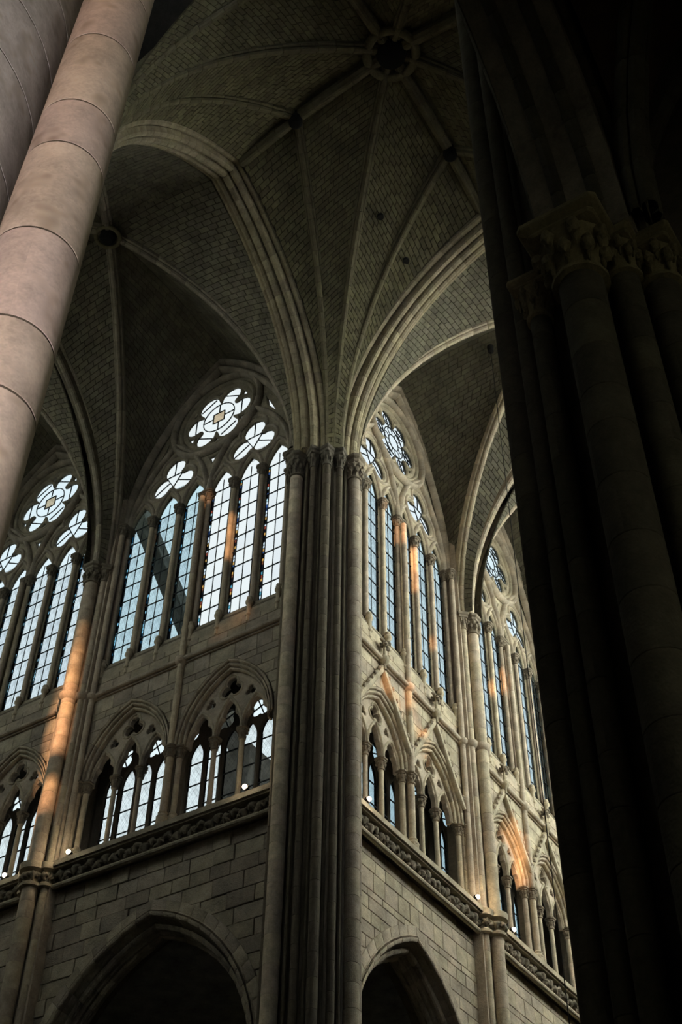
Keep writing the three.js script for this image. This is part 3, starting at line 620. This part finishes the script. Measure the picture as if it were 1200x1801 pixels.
// outer glazing of the gallery passage
function galleryWindow(name, b, mat, S, label) {
  const win = struct(name, label); turn(win, b.F); const { cx } = b, n = 12, p = (b.x1 - b.x0 - 0.9) / n, holes = [], zg = -1.5, hw = p * 0.39;
  for (let i = 0; i < n; i++) holes.push(lancetHole(cx + (i - 5.5) * p, hw, 20.5, 23.6, 0.55));
  for (let i = 0; i < 6; i++) { holes.push(shift(lobes(4, 0.19, 0.19, 0.16, PI / 4, 8), cx + (i - 2.5) * 2 * p, 24.62)); }
  for (let i = 0; i < 5; i++) holes.push(shift(lobes(3, 0.12, 0.12, 0.08, PI / 2, 8), cx + (i - 2) * 2 * p, 25.25));
  mesh('tracery_plate', plate([[b.x0, 20.2], [b.x1, 20.2], [b.x1, 27.2], [b.x0, 27.2]], holes, -1.6, -1.42, 0.04), mat, win);
  for (let i = 0; i < n; i++) {
    const x = cx + (i - 5.5) * p, rows = 5, rh = 0.74;
    for (let r = 0; r < rows; r++) mesh('pane', plane(2 * hw, rh), glass(...S.tint, latticeTex), win, [x, 20.45 + (r + 0.5) * rh, zg]);
    for (let r = 1; r < rows; r++) mesh('saddle_bar', saddle(2 * hw), M.lead, win, [x, 20.45 + r * rh, zg + 0.02]);
    mesh('border_pane', plane(0.05, 3.1), glass(...S.tint, borderTex), win, [x - hw + 0.04, 22.05, zg + 0.005]);
  }
  for (let i = 0; i < 6; i++) { const x = cx + (i - 2.5) * 2 * p; mesh('roundel_pane', new THREE.CircleGeometry(0.44, 18), glass(...S.tint, null), win, [x, 24.62, zg]); for (const a of [0.4, 0.4 + PI / 2]) { const o = mesh('lead_line', saddle(0.8), M.lead, win, [x, 24.62, zg + 0.02]); o.rotation.z = a; } }
  for (let i = 0; i < 5; i++) mesh('foil_pane', plane(0.52, 0.52), glass(...S.tint, null), win, [cx + (i - 2) * 2 * p, 25.25, zg]);
  return win;
}
galleryWindow('window_5', BAYS.tA, M.plainDark, { tint: [G * 0.95, G, G] }, 'glazing behind the gallery arches left of the tall pier');
galleryWindow('window_6', BAYS.tB, M.plainDark, { tint: [G * 0.95, G, G] }, 'glazing behind the gallery arch at the photo edge');
galleryWindow('window_7', BAYS.cA, M.plainDark, { tint: [G * 0.5, G * 0.66, G * 0.72] }, 'dim glazing behind the gabled gallery arches nearest the tall pier');
galleryWindow('window_8', BAYS.cB, M.plainDark, { tint: [G * 0.5, G * 0.66, G * 0.72] }, 'dim glazing behind the far gabled gallery arches');

// ---------------------------------------------------------------- slender wall shafts between the bays
function friezeRing(t, x, z, r, mat, lm) {
  mesh('frieze_ring', lathe([[r, 19.5], [r + 0.1, 19.53], [r + 0.11, 19.6], [r + 0.04, 19.66], [r + 0.05, 19.95], [r + 0.17, 20.02], [r + 0.19, 20.2], [r, 20.24]], 18), mat, t, [x, 0, z]);
  const n = round((r + 0.08) * 2 * PI / 0.24);
  for (let i = 0; i < n; i++) { const a = i / n * 2 * PI, o = mesh('leaf', LEAF[i % 4], pick(lm), t, [x + cos(a) * (r + 0.06), 19.81, z + sin(a) * (r + 0.06)]); o.rotation.set(rr(-0.3, 0.2), PI / 2 - a, rr(0, 6), 'YXZ'); o.scale.setScalar(0.85); }
}
function wallShafts(F, x, R, sh, cap, lm, label) {
  const t = thing('wall_shaft', label, 'column'); turn(t, F);
  for (const [dx, z, r] of [[0, 0.48, R], [-0.37, 0.3, 0.115], [0.37, 0.3, 0.115]]) {
    shaft(t, 'shaft', x + dx, z, r, 0, H.cap - 0.7, sh, { seg: r > 0.15 ? 20 : 14, from: 9.2, hs: [0.5, 0.62, 0.74], joint: 0.008 });
    capital(t, x + dx, H.cap, z, r, cap, { h: r > 0.15 ? 0.78 : 0.7, w: r > 0.15 ? R * 3.1 : 0.4, rot: r > 0.15 ? 0 : PI / 4, square: r < 0.15, leaf: r > 0.15 ? 9 : 6 });
    mesh('annulet', lathe([[r, 25.92], [r + 0.05, 25.96], [r + 0.1, 26.06], [r + 0.1, 26.15], [r, 26.22]], 18), sh[2], t, [x + dx, 0, z]);
  }
  friezeRing(t, x, 0.48, R, sh[1], lm); friezeRing(t, x + 0.37, 0.3, 0.115, sh[1], lm); friezeRing(t, x - 0.37, 0.3, 0.115, sh[1], lm);
  for (const s of [-1, 1]) {
    mesh('edge_shaft', rod(0.095, 20.3, 33.1, 12, joints(20.3, 33, 0.8)), sh[s + 1], t, [x + s * 0.64, 0, 0.12]);
    mesh('annulet', lathe([[0.09, 25.94], [0.15, 25.98], [0.19, 26.08], [0.18, 26.15], [0.09, 26.22]], 12), sh[2], t, [x + s * 0.64, 0, 0.12]);
    capital(t, x + s * 0.64, 33.56, 0.1, 0.095, cap, { h: 0.42, w: 0.38, leaf: 6 });
  }
  mesh('core', box(x - 0.55, x + 0.55, 0, 42, -0.36, 0.3), sh[0], t);
  return rebase(t, x, 0, 0.3);
}
wallShafts(LEFT, -9.145, 0.225, M.transShaft, M.carve, carveT, 'tall grey wall shaft lit orange by the sun, between the two left-hand windows');
wallShafts(RIGHT, 8.63, 0.19, M.choirShaft, M.carveChoir, carveC, 'tall pale wall shaft between the two right-hand windows');
wallShafts(RIGHT, 16.23, 0.19, M.choirShaft, M.carveChoir, carveC, 'farthest pale wall shaft, at the edge of the dark pier');

// ---------------------------------------------------------------- the crossing pier in the middle of the picture
{
  const t = thing('crossing_pier', 'tall pier of clustered shafts at the corner in the middle', 'pier'), cx = 0.05, cz = -0.1;
  const core = []; for (let i = 0; i < 40; i++) { const a = i / 40 * 2 * PI, r = 0.86 + (i % 2 ? 0.05 : 0); core.push([cx + r * cos(a), cz + r * sin(a)]); }
  const cg = plate(core, [], 0, 31.7, 0); cg.rotateX(PI / 2); cg.translate(0, 31.7, 0); mesh('core', boxUV(cg), M.pier[0], t);
  for (const [deg, r, rad, litSide] of [[90, 0.185, 1.1, 1], [198, 0.195, 1.1, 0], [121, 0.098, 1.06, 0], [143, 0.125, 1.09, 0], [165, 0.098, 1.06, 0], [228, 0.1, 1.06, 0], [58, 0.1, 1.06, 1], [106, 0.05, 0.97, 0], [132, 0.05, 0.97, 0], [154, 0.05, 0.97, 0], [181, 0.05, 0.97, 0], [213, 0.06, 0.97, 0]]) {
    const a = deg * D2R, x = cx + rad * cos(a), z = cz + rad * sin(a), mats = litSide ? M.pale : deg === 198 ? M.pierLeftLit : M.pier;  // light and shade between the shafts is put into the stone colour
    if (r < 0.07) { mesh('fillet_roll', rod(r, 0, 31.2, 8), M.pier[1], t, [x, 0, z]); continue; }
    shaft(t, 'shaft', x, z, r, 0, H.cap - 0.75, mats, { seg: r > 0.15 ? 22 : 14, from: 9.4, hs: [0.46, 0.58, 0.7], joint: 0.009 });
    capital(t, x, H.cap, z, r, r > 0.15 && litSide ? M.carveChoir : M.carve, { h: r > 0.15 ? 0.95 : 0.8, w: r > 0.15 ? 0.62 : 0.4, rot: -a + (r > 0.15 ? 0 : PI / 4), square: r < 0.15, leaf: r > 0.15 ? 9 : 7 });
  }
  rebase(t, cx, 0, cz);
}

// ---------------------------------------------------------------- great arches and vaults
const CX = -6.5, CZ = 6.5;
function greatArch(label, x, z, rot, prof, hw, rise, n, mats, name = 'crossing_arch') {
  const t = thing(name, label, 'arch'); t.position.set(x, H.cap, z); t.rotation.y = rot; t.updateMatrixWorld(true);
  voussoirs(t, 0, 0, hw, rise, prof, n, mats, { joint: 0.012 }); return t;
}
greatArch('huge moulded arch rising left from the tall pier across the dark vault', CX, -0.05, 0, PROF.great, 5.2, 8.65, 24, M.rib);
greatArch('huge moulded arch rising right from the tall pier to the dark foreground pier', 0.05, CZ, -PI / 2, PROF.great, 5.46, 8.35, 24, M.rib);
greatArch('moulded vault arch rising from the sunlit wall shaft at the left', CX, -9.145, 0, PROF.cross, 5.9, 8.7, 18, M.trans, 'transverse_arch');
greatArch('moulded vault arch rising from the pale wall shaft at the right', 8.63, CZ, -PI / 2, PROF.cross, 5.9, 8.7, 18, M.choir, 'transverse_arch');
greatArch('farthest moulded vault arch, beside the dark pier', 16.23, CZ, -PI / 2, PROF.cross, 5.9, 8.7, 14, M.choir, 'transverse_arch');

function layVault(v, list, back, mats, mortar) {
  for (const q of list) q.v = seen(V(...q.c)) * sqrt(q.s);
  list.sort((a, b) => b.v - a.v);
  for (const q of list.slice(0, 300)) mesh('web_stone', q.b.geo(), pick(mats), v);
  const rest = mats.map(() => new PB()); for (const q of list.slice(300)) pick(rest).add(q.b);
  rest.forEach((r, i) => r.p.length && stuff(mesh('web_stones', r.geo(), mats[i], v)));
  mesh('web_backing', back.geo(), mortar, v);
}
function lierne(v, A, B, mats, w = 0.17) {
  const g = grp('rib', v), d = B.clone().sub(A), l = hypot(d.x, d.z), n = max(2, round(l / 0.7));
  g.position.copy(A); g.rotation.y = atan2(-d.z, d.x);
  for (let i = 0; i < n; i++) {
    const x0 = l * i / n + 0.008, x1 = l * (i + 1) / n - 0.008, y = (x) => d.y * x / l, P = [[0.3, -w], [0.06, -w], [0, -w * 0.6], [-0.06, -w * 0.35], [-0.09, 0], [-0.06, w * 0.35], [0, w * 0.6], [0.06, w], [0.3, w]], b = new PB();
    for (let j = 0; j + 1 < P.length; j++) b.poly([[x0, y(x0) + P[j][0], P[j][1]], [x1, y(x1) + P[j][0], P[j][1]], [x1, y(x1) + P[j + 1][0], P[j + 1][1]], [x0, y(x0) + P[j + 1][0], P[j + 1][1]]]);
    mesh('voussoir', b.geo(), pick(mats), g);
  }
}
function boss(v, P, r, ring) {
  const b = grp('boss', v);
  mesh('boss_disc', lathe([[0, -0.3], [r * 0.6, -0.28], [r * 0.92, -0.18], [r, -0.05], [r, 0.4]], 24), M.hole, b, [P.x, P.y, P.z]);
  if (ring) { const g = boxUV(new THREE.TorusGeometry(ring, ring * 0.19, 8, 36)); g.rotateX(PI / 2); mesh('boss_ring', g, M.vault[2], b, [P.x, P.y - 0.06, P.z]); }
}
{ // crossing vault: a star of ribs
  const v = struct('ceiling', 'star-ribbed vault over the crossing'), list = [], back = new PB(), W = (x, y, z) => V(CX + x, y, CZ + z);
  const centre = W(0, H.cross, 0), second = { n: W(0, 41.25, -3.72), s: W(0, 41.25, 3.72), e: W(3.85, 41.35, 0), w: W(-3.85, 41.35, 0) };
  const up = (P, k = 0.3) => P.clone().add(V(0, k, 0));
  for (const sx of [1, -1]) for (const sz of [-1, 1]) {
    const A = ribCurve(W(sx * 5.62, 31.6, sz * 5.88), W(0, 40.55, sz * 5.88)), B = ribCurve(W(sx * 5.88, 31.6, sz * 5.62), W(sx * 5.88, 40.55, 0));
    const kz = sz < 0 ? second.n : second.s, kx = sx > 0 ? second.e : second.w;
    const s1 = W(sx * 5.55, 31.6, sz * 5.92), s2 = W(sx * 5.72, 31.6, sz * 5.72), s3 = W(sx * 5.92, 31.6, sz * 5.55);
    const t1 = ribCurve(s1, up(kz)), dg = ribCurve(s2, up(centre)), t3 = ribCurve(s3, up(kx));
    const o = { H: 0.205, W: 0.38 };
    cell(list, back, A, t1, o); cell(list, back, t1, dg, o); cell(list, back, dg, t3, o); cell(list, back, t3, B, o);
    const far = sx < 0 && sz > 0, n = far ? 14 : 22;
    rib3(v, s1, kz, PROF.rib, M.vaultRib, n); rib3(v, s2, centre, PROF.rib, M.vaultRib, n); rib3(v, s3, kx, PROF.rib, M.vaultRib, n);
    if (sx > 0) for (const [f, P] of [[0.69, [dg, t3]], [0.7, [t3, B]]]) { const q = P[0](f).add(P[1](f)).multiplyScalar(0.5); mesh('vault_hole', lathe([[0.0, 0], [0.11, 0], [0.12, 0.1]], 10), M.hole, v, [q.x, q.y - 0.05, q.z]); }
  }
  lierne(v, W(0, 40.45, -5.9), second.n, M.vaultRib); lierne(v, second.n, centre, M.vaultRib); lierne(v, W(5.9, 40.45, 0), second.e, M.vaultRib); lierne(v, second.e, centre, M.vaultRib);
  lierne(v, W(0, 40.45, 5.9), second.s, M.vaultRib); lierne(v, second.s, centre, M.vaultRib); lierne(v, W(-5.9, 40.45, 0), second.w, M.vaultRib); lierne(v, second.w, centre, M.vaultRib);
  boss(v, centre, 0.5, 0.8); for (const k of ['n', 'e', 's', 'w']) boss(v, second[k], 0.24);
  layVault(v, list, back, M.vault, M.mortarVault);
}
function bayVault(F, xa, xb, ca, cb, bossX, mats, mortar, ribs, label, arches) {   // four-part vault of one bay; local x along the wall
  const v = struct('ceiling', label), list = [], back = new PB(), P = (x, y, z) => F.w(x, y, z), B = P(bossX, H.vault, 6.5), Bu = B.clone().add(V(0, 0.32, 0));
  for (const far of [0, 1]) {
    const Z = (z) => far ? 13 - z : z, mid = (xa + xb) / 2;
    for (const [xs, xe, other] of [[ca, arches[0], 0], [cb, arches[1], 1]]) {
      const S = P(xs, H.cap, Z(0.42)), dg = ribCurve(S, Bu), wall = stilted(P(xs, H.cap, Z(-0.16)), P(mid, 40.75, Z(-0.16)), 2.0), ar = ribCurve(P(xe[0], H.cap, Z(0.75)), P(xe[0], xe[1], 6.5));
      const o = { H: 0.21, W: 0.4 };
      cell(list, back, wall, dg, o); cell(list, back, dg, ar, o);
      rib3(v, S, B, PROF.rib, ribs, 20);
    }
  }
  boss(v, B, 0.3, 0.42);
  layVault(v, list, back, mats, mortar);
}
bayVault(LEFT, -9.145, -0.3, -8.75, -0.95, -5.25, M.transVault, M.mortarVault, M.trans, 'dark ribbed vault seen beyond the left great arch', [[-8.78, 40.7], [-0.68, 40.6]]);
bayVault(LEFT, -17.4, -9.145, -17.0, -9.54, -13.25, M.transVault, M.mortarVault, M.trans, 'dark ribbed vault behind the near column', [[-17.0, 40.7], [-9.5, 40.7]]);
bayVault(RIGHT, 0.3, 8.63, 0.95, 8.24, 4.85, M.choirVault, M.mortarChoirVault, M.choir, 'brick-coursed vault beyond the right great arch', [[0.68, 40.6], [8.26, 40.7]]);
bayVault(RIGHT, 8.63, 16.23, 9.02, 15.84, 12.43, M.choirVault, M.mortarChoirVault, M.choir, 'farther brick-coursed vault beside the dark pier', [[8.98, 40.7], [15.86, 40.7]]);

// ---------------------------------------------------------------- the near column at the left, the dark pier at the right
{
  const t = thing('nave_column', 'pinkish pale round column close by at the left edge', 'column'), x = -21.19, z = 13.11;
  shaft(t, 'shaft', x, z, 0.166, 0, 12.7, M.near, { seg: 40, hs: [0.36, 0.44, 0.55, 0.64], joint: 0.0022, from: 2.2, own: true });
  mesh('mortar_core', rod(0.157, 0, 12.7, 40), M.mortar, t, [x, 0, z]); mesh('mortar_core', rod(0.788, 0, 12.7, 48), M.mortar, t, [-21.64, 0, 12.08]);
  shaft(t, 'core', -21.64, 12.08, 0.8, 0, 12.7, M.nearCore, { seg: 48, hs: [0.5, 0.6], joint: 0.0022, from: 2.2, own: true });
  capital(t, -21.42, 13.4, 12.3, 0.8, M.carve, { h: 0.8, w: 2.3, square: true, leaf: 12 });
  rebase(t, -21.64, 0, 12.08);
}
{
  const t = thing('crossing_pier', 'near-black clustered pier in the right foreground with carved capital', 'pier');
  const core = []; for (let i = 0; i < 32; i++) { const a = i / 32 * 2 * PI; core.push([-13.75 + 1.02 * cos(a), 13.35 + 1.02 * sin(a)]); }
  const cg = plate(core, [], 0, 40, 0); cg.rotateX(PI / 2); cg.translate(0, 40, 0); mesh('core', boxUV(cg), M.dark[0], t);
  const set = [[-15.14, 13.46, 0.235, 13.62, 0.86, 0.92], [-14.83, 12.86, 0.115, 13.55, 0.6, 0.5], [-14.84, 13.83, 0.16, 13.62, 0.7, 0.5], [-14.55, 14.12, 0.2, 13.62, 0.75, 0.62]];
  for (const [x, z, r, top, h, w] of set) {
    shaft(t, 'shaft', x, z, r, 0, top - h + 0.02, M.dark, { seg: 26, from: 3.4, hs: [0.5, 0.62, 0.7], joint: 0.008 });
    capital(t, x, top, z, r, M.litCap, { h, w, square: true, leaf: 8, ab: h * 0.22 });
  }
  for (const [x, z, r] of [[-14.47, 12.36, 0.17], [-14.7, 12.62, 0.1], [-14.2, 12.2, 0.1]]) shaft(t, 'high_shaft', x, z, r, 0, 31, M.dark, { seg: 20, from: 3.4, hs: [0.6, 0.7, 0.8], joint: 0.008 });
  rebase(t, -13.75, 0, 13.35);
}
{
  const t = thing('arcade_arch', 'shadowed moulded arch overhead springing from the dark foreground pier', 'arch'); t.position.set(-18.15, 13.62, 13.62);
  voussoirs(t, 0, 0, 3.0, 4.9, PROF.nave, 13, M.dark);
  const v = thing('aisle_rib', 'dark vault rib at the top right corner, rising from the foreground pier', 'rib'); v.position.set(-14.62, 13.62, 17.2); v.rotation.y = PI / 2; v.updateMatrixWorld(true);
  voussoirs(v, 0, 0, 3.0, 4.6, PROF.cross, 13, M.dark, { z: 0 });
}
{ // web of the aisle vault above the camera
  const v = struct('ceiling', 'dark reddish web of the aisle vault at the top right'), back = new PB(), B = V(-18.2, 18.6, 17.4);
  for (const [sx, x] of [[1, -15.0], [-1, -21.4]]) for (const [sz, z] of [[-1, 14.3], [1, 20.5]]) {
    const S = V(x, 13.7, z), d = ribCurve(S, B), a = ribCurve(S, V(-18.2, 18.9, z)), c = ribCurve(S, V(x, 18.6, 17.4));
    cell(null, back, a, d); cell(null, back, d, c);
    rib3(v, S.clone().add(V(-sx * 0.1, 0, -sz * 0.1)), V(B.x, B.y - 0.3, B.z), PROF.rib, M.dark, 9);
  }
  mesh('web', back.geo(), M.aisleWeb, v);
}

// ---------------------------------------------------------------- walls, roofs and windows of the church outside the frame, which let the light in
const S_TARGETS = [[0, 33.4, -5.1, .5], [0, 33.1, -6.1, .6], [0, 30.3, -3.7, .5], [0, 31.4, -3.8, .5], [0, 26.9, -3.2, .16], [0, 25.1, -9.9, .8], [0, 24.3, -9.9, .8], [-0.5, 28.3, -9.2, .25], [-0.5, 27.4, -9.2, .5], [-0.5, 26.4, -9.3, .9], [-0.5, 25.6, -9.3, .9], [-0.5, 24.9, -9.35, .8], [-0.5, 22.4, -9.3, .7], [0, 25.4, -10.3, .8], [0, 30.2, -6.1, .35], [0, 23.6, -10.6, .4], [0, 29, -11.2, .3],  // spots meant to be sunlit; unseen panes toward them are made clear
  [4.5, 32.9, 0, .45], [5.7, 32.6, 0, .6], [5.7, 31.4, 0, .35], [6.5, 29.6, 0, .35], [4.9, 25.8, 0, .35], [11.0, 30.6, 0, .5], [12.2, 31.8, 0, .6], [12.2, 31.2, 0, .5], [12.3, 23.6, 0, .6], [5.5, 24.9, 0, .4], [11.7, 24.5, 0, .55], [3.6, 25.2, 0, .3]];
function hiddenWall(name, pos, rot, bays, tint, label, mat, lower) {
  const w = struct(name, label); w.position.copy(pos); w.rotation.y = rot; w.updateMatrixWorld(true);
  for (const [x0, x1] of bays) {
    const b = { cx: (x0 + x1) / 2, p: (x1 - x0 - 1) / 6, x0, x1 }, holes = [];
    for (let i = 0; i < 6; i++) holes.push(lancetHole(b.cx + (i - 2.5) * b.p, b.p / 2 - 0.07, 27.55, [37.3, 38.2, 38.6][i < 3 ? i : 5 - i], 1.2));
    mesh('tracery_plate', plate([[x0, 27.2], [x1, 27.2], [x1, 42.8], [x0, 42.8]], holes, -0.42, -0.24, 0.04), mat, w);
    if (lower === 'arcade') mesh('wall_core', plate([[x0, 27.2], [x0, 13.6], ...archLine(3.05, 5.0, 12).reverse().map((q) => [b.cx + q[0], 13.6 + q[1]]), [x1, 13.6], [x1, 27.2]], [], -1.1, -0.1, 0), mat, w);
    else mesh('wall_core', box(x0, x1, 0, 27.2, -1.1, -0.1), mat, w);
    for (let i = 0; i < 6; i++) {
      const x = b.cx + (i - 2.5) * b.p;
      if (tint) { mesh('pane', plane(b.p, 13), glass(...tint, null), w, [x, 34, -0.36]); continue; }
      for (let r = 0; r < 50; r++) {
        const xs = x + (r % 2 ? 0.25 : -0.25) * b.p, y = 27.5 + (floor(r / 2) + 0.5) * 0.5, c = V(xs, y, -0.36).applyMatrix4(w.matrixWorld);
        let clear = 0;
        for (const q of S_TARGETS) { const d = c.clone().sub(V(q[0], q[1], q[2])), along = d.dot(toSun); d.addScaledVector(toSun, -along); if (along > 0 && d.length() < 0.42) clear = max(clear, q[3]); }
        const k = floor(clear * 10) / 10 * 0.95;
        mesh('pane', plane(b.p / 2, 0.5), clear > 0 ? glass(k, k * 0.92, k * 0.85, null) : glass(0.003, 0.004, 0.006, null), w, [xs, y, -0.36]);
      }
    }
  }
  return w;
}
const run = (a, d, n) => Array.from({ length: n }, (_, i) => [a + d * i, a + d * (i + 1)]);
hiddenWall('wall_choir_south', V(0, 0, 13), PI, run(-40, 7.8, 5), [0.36, 0.335, 0.285], 'choir wall facing the pale wall', M.plain);
hiddenWall('wall_transept_west', V(-13, 0, 0), PI / 2, run(1, 8.3, 4), [0.055, 0.052, 0.043], 'transept wall facing the dark wall', M.plain);
hiddenWall('wall_nave_north', V(0, 0, 0), 0, run(-52, 7.8, 5), [0.016, 0.015, 0.012], 'north wall of the nave', M.plain, 'arcade');
hiddenWall('wall_nave_south', V(0, 0, 13), PI, run(14.2, 7.9, 4), null, 'south wall of the nave with unseen dark stained glass, some panes cleared to place the sun patches', M.plain, 'arcade');
hiddenWall('wall_transept_southwest', V(-13, 0, 0), PI / 2, run(-50.4, 9.2, 4), null, 'west wall of the south transept with unseen dark stained glass, some panes cleared to place the sun patches', M.plain);
{
  const w = struct('wall_back', 'plain end walls, roofs and the outer shell');
  for (const q of [[-53, -52, 0, 43, -1.5, 14.5], [41, 42, 0, 43, -1.5, 14.5], [-14.5, 1.5, 0, 43, -36, -35], [-14.5, 1.5, 0, 43, 46, 47], [0.05, 1.0, 0, 43, 13.6, 46], [16.23, 42, 0, 43, -0.7, -0.1], [16.23, 17, 19, 27.4, -1.75, -0.1],
    [-52.5, -46, 0, 43, 13.1, 14.1], [-14.2, -13.1, 0, 43, -1.1, 0.9], [0.1, 1.2, 0, 43, 12.2, 13.9]]) mesh('end_wall', box(...q), M.plainDark, w);
  mesh('end_wall', box(0.1, 1.2, 0, 43, -35, -17.4), M.plainDark, w);
  for (const q of [[-14.4, 1.4, 42.4, 43.2, -36, 47], [-53, -13, 42.4, 43.2, -1.4, 14.4], [0, 42, 42.4, 43.2, -1.4, 14.4]]) mesh('roof_slab', box(...q), M.plainDark, w);
  for (const q of [[1.1, 42, 19.65, 20.05, -36, -1.1], [-53, -14.0, 19.65, 20.05, -36, -1.0], [-53, -14.0, 20.6, 21.0, 13.9, 23.2], [1.0, 42, 19.65, 20.05, 14.0, 47]]) mesh('aisle_roof', box(...q), M.leadRoof, w);
  for (const q of [[41.9, 42.3, 0, 20, -36, 47], [-53.3, -52.9, 0, 21, -36, 23.2], [-53, 42, 0, 21, -36.3, -35.9], [-14.4, 42, 0, 21, 46.9, 47.3]]) mesh('outer_wall', box(...q), M.plainDark, w);
}
{ // aisle wall behind the camera with dim stained lancets
  const w = struct('wall_aisle_south', 'aisle wall behind the camera'); w.position.set(0, 0, 22.6); w.rotation.y = PI;
  const holes = []; for (let i = 0; i < 12; i++) holes.push(lancetHole(17 + i * 2.6, 0.55, 5, 12, 1.2));
  mesh('wall_core', plate([[14, 0], [53, 0], [53, 20.7], [14, 20.7]], holes, -0.6, 0, 0.04), M.plainDark, w);
  for (let i = 0; i < 12; i++) mesh('pane', plane(1.2, 8.6), glass(0.05, 0.044, 0.03, null), w, [17 + i * 2.6, 9.2, -0.3]);
}
mesh('paving', box(-53, 42, -0.3, 0, -36, 47), M.plainDark, struct('floor', 'stone floor below the frame'));

// ---------------------------------------------------------------- flying buttresses outside, seen dimly through the glass
function buttress(F, x, label) {
  const t = thing('flying_buttress', label, 'buttress'); turn(t, F);
  const outline = [[1.0, 36.6], [8.2, 30.0], [8.2, 29.3], [4.6, 32.4], [1.0, 35.8]];
  const g = plate(outline.map((p) => [p[0], p[1]]), [], -0.3, 0.3, 0.03); g.rotateY(PI / 2); g.translate(x, 0, 0); mesh('flyer', boxUV(g), M.white, t);
  mesh('buttress_pier', box(x - 0.7, x + 0.7, 20, 29.4, -9.7, -8.1), M.white, t);
  return rebase(t, x, 20, -5);
}
buttress(LEFT, -9.3, 'pale flying buttress behind the glass of the left-hand window');

// ---------------------------------------------------------------- floodlights on the gallery ledge and the hanging cable
function floodlight(x, y, z, dx, dz, label, power = 1) {
  const t = thing('floodlight', label, 'floodlight', 'floodlights along the gallery ledge'); t.position.set(x, y, z); t.rotation.y = atan2(dx, dz);
  mesh('bracket', new PB().box(-0.03, 0.03, -0.02, 0.02, -0.4, 0.0).box(-0.09, 0.09, -0.03, 0.0, -0.42, -0.3).geo(), M.iron, t);
  mesh('housing', lathe([[0.0, -0.12], [0.05, -0.11], [0.085, 0.0], [0.08, 0.02]], 14), M.iron, t, [0, 0.12, 0.0]).rotation.x = 1.2;
  const bulb = mesh('bulb', new THREE.SphereGeometry(0.07, 24, 16), new THREE.MeshStandardMaterial({ color: 0xffffff, emissive: new THREE.Color(1, 0.86, 0.66), emissiveIntensity: 4.0 }), t, [0, 0.12, 0.05]);
  bulb.castShadow = false;
  const l = new THREE.PointLight(new THREE.Color(1, 0.78, 0.5), 3.5 * power); l.position.set(0, 0.12, 0.05); l.castShadow = true; l.shadow.radius = 3; t.add(l);
}
floodlight(-0.4, 20.22, -7.97, -1, 0, 'small lit floodlight just right of the sunlit wall shaft');
floodlight(-0.4, 20.22, -10.35, -1, 0, 'small lit floodlight just left of the sunlit wall shaft, by the photo edge');
floodlight(-0.4, 20.24, -1.98, -1, 0, 'small lit floodlight on the dark ledge just left of the tall pier');
floodlight(1.72, 20.24, 0.4, 0, 1, 'small lit floodlight on the pale ledge just right of the tall pier');
floodlight(7.65, 20.24, 0.4, 0, 1, 'small lit floodlight just left of the pale wall shaft');
floodlight(9.9, 20.24, 0.4, 0, 1, 'small lit floodlight just right of the pale wall shaft');
floodlight(15.25, 20.24, 0.4, 0, 1, 'farthest small lit floodlight, beside the dark pier at the bottom');
{
  const t = thing('hanging_cable', 'thin dark cable hanging from the vault down past the far gallery arch', 'cable'); t.position.set(4.96, 3, 3.94);
  mesh('cable', lathe([[0.014, 0], [0.014, 37.9]], 6), M.hole, t);
  mesh('ceiling_plug', lathe([[0.0, 37.55], [0.11, 37.6], [0.13, 37.9]], 12), M.hole, t);
}
// an unseen lamp, added beside the camera to brighten the near column
{
  const t = thing('lamp_stand', 'unseen lamp on a stand, added to brighten the near column', 'lamp'); t.position.set(-23.9, 0, 15.0);
  mesh('pole', rod(0.02, 0.03, 2.3, 8), M.iron, t); mesh('foot', lathe([[0, 0], [0.2, 0], [0.18, 0.03], [0, 0.04]], 16), M.iron, t);
  mesh('lamp_shade', lathe([[0.05, 2.2], [0.2, 2.32], [0.21, 2.36]], 16), M.iron, t);
  const bulb = mesh('lamp_bulb', new THREE.SphereGeometry(0.1, 14, 10), new THREE.MeshStandardMaterial({ color: 0xffffff, emissive: new THREE.Color(1, 0.85, 0.76), emissiveIntensity: 3 }), t, [0, 2.42, 0]); bulb.castShadow = false;
  const l = new THREE.SpotLight(new THREE.Color(1, 0.86, 0.8), 60, 0, 0.43, 0.5); l.position.set(0, 2.42, 0); l.target.position.set(2.3, 5.7, -2.4); l.castShadow = true; l.shadow.radius = 10; t.add(l, l.target);
}
renderer.render(scene, camera);
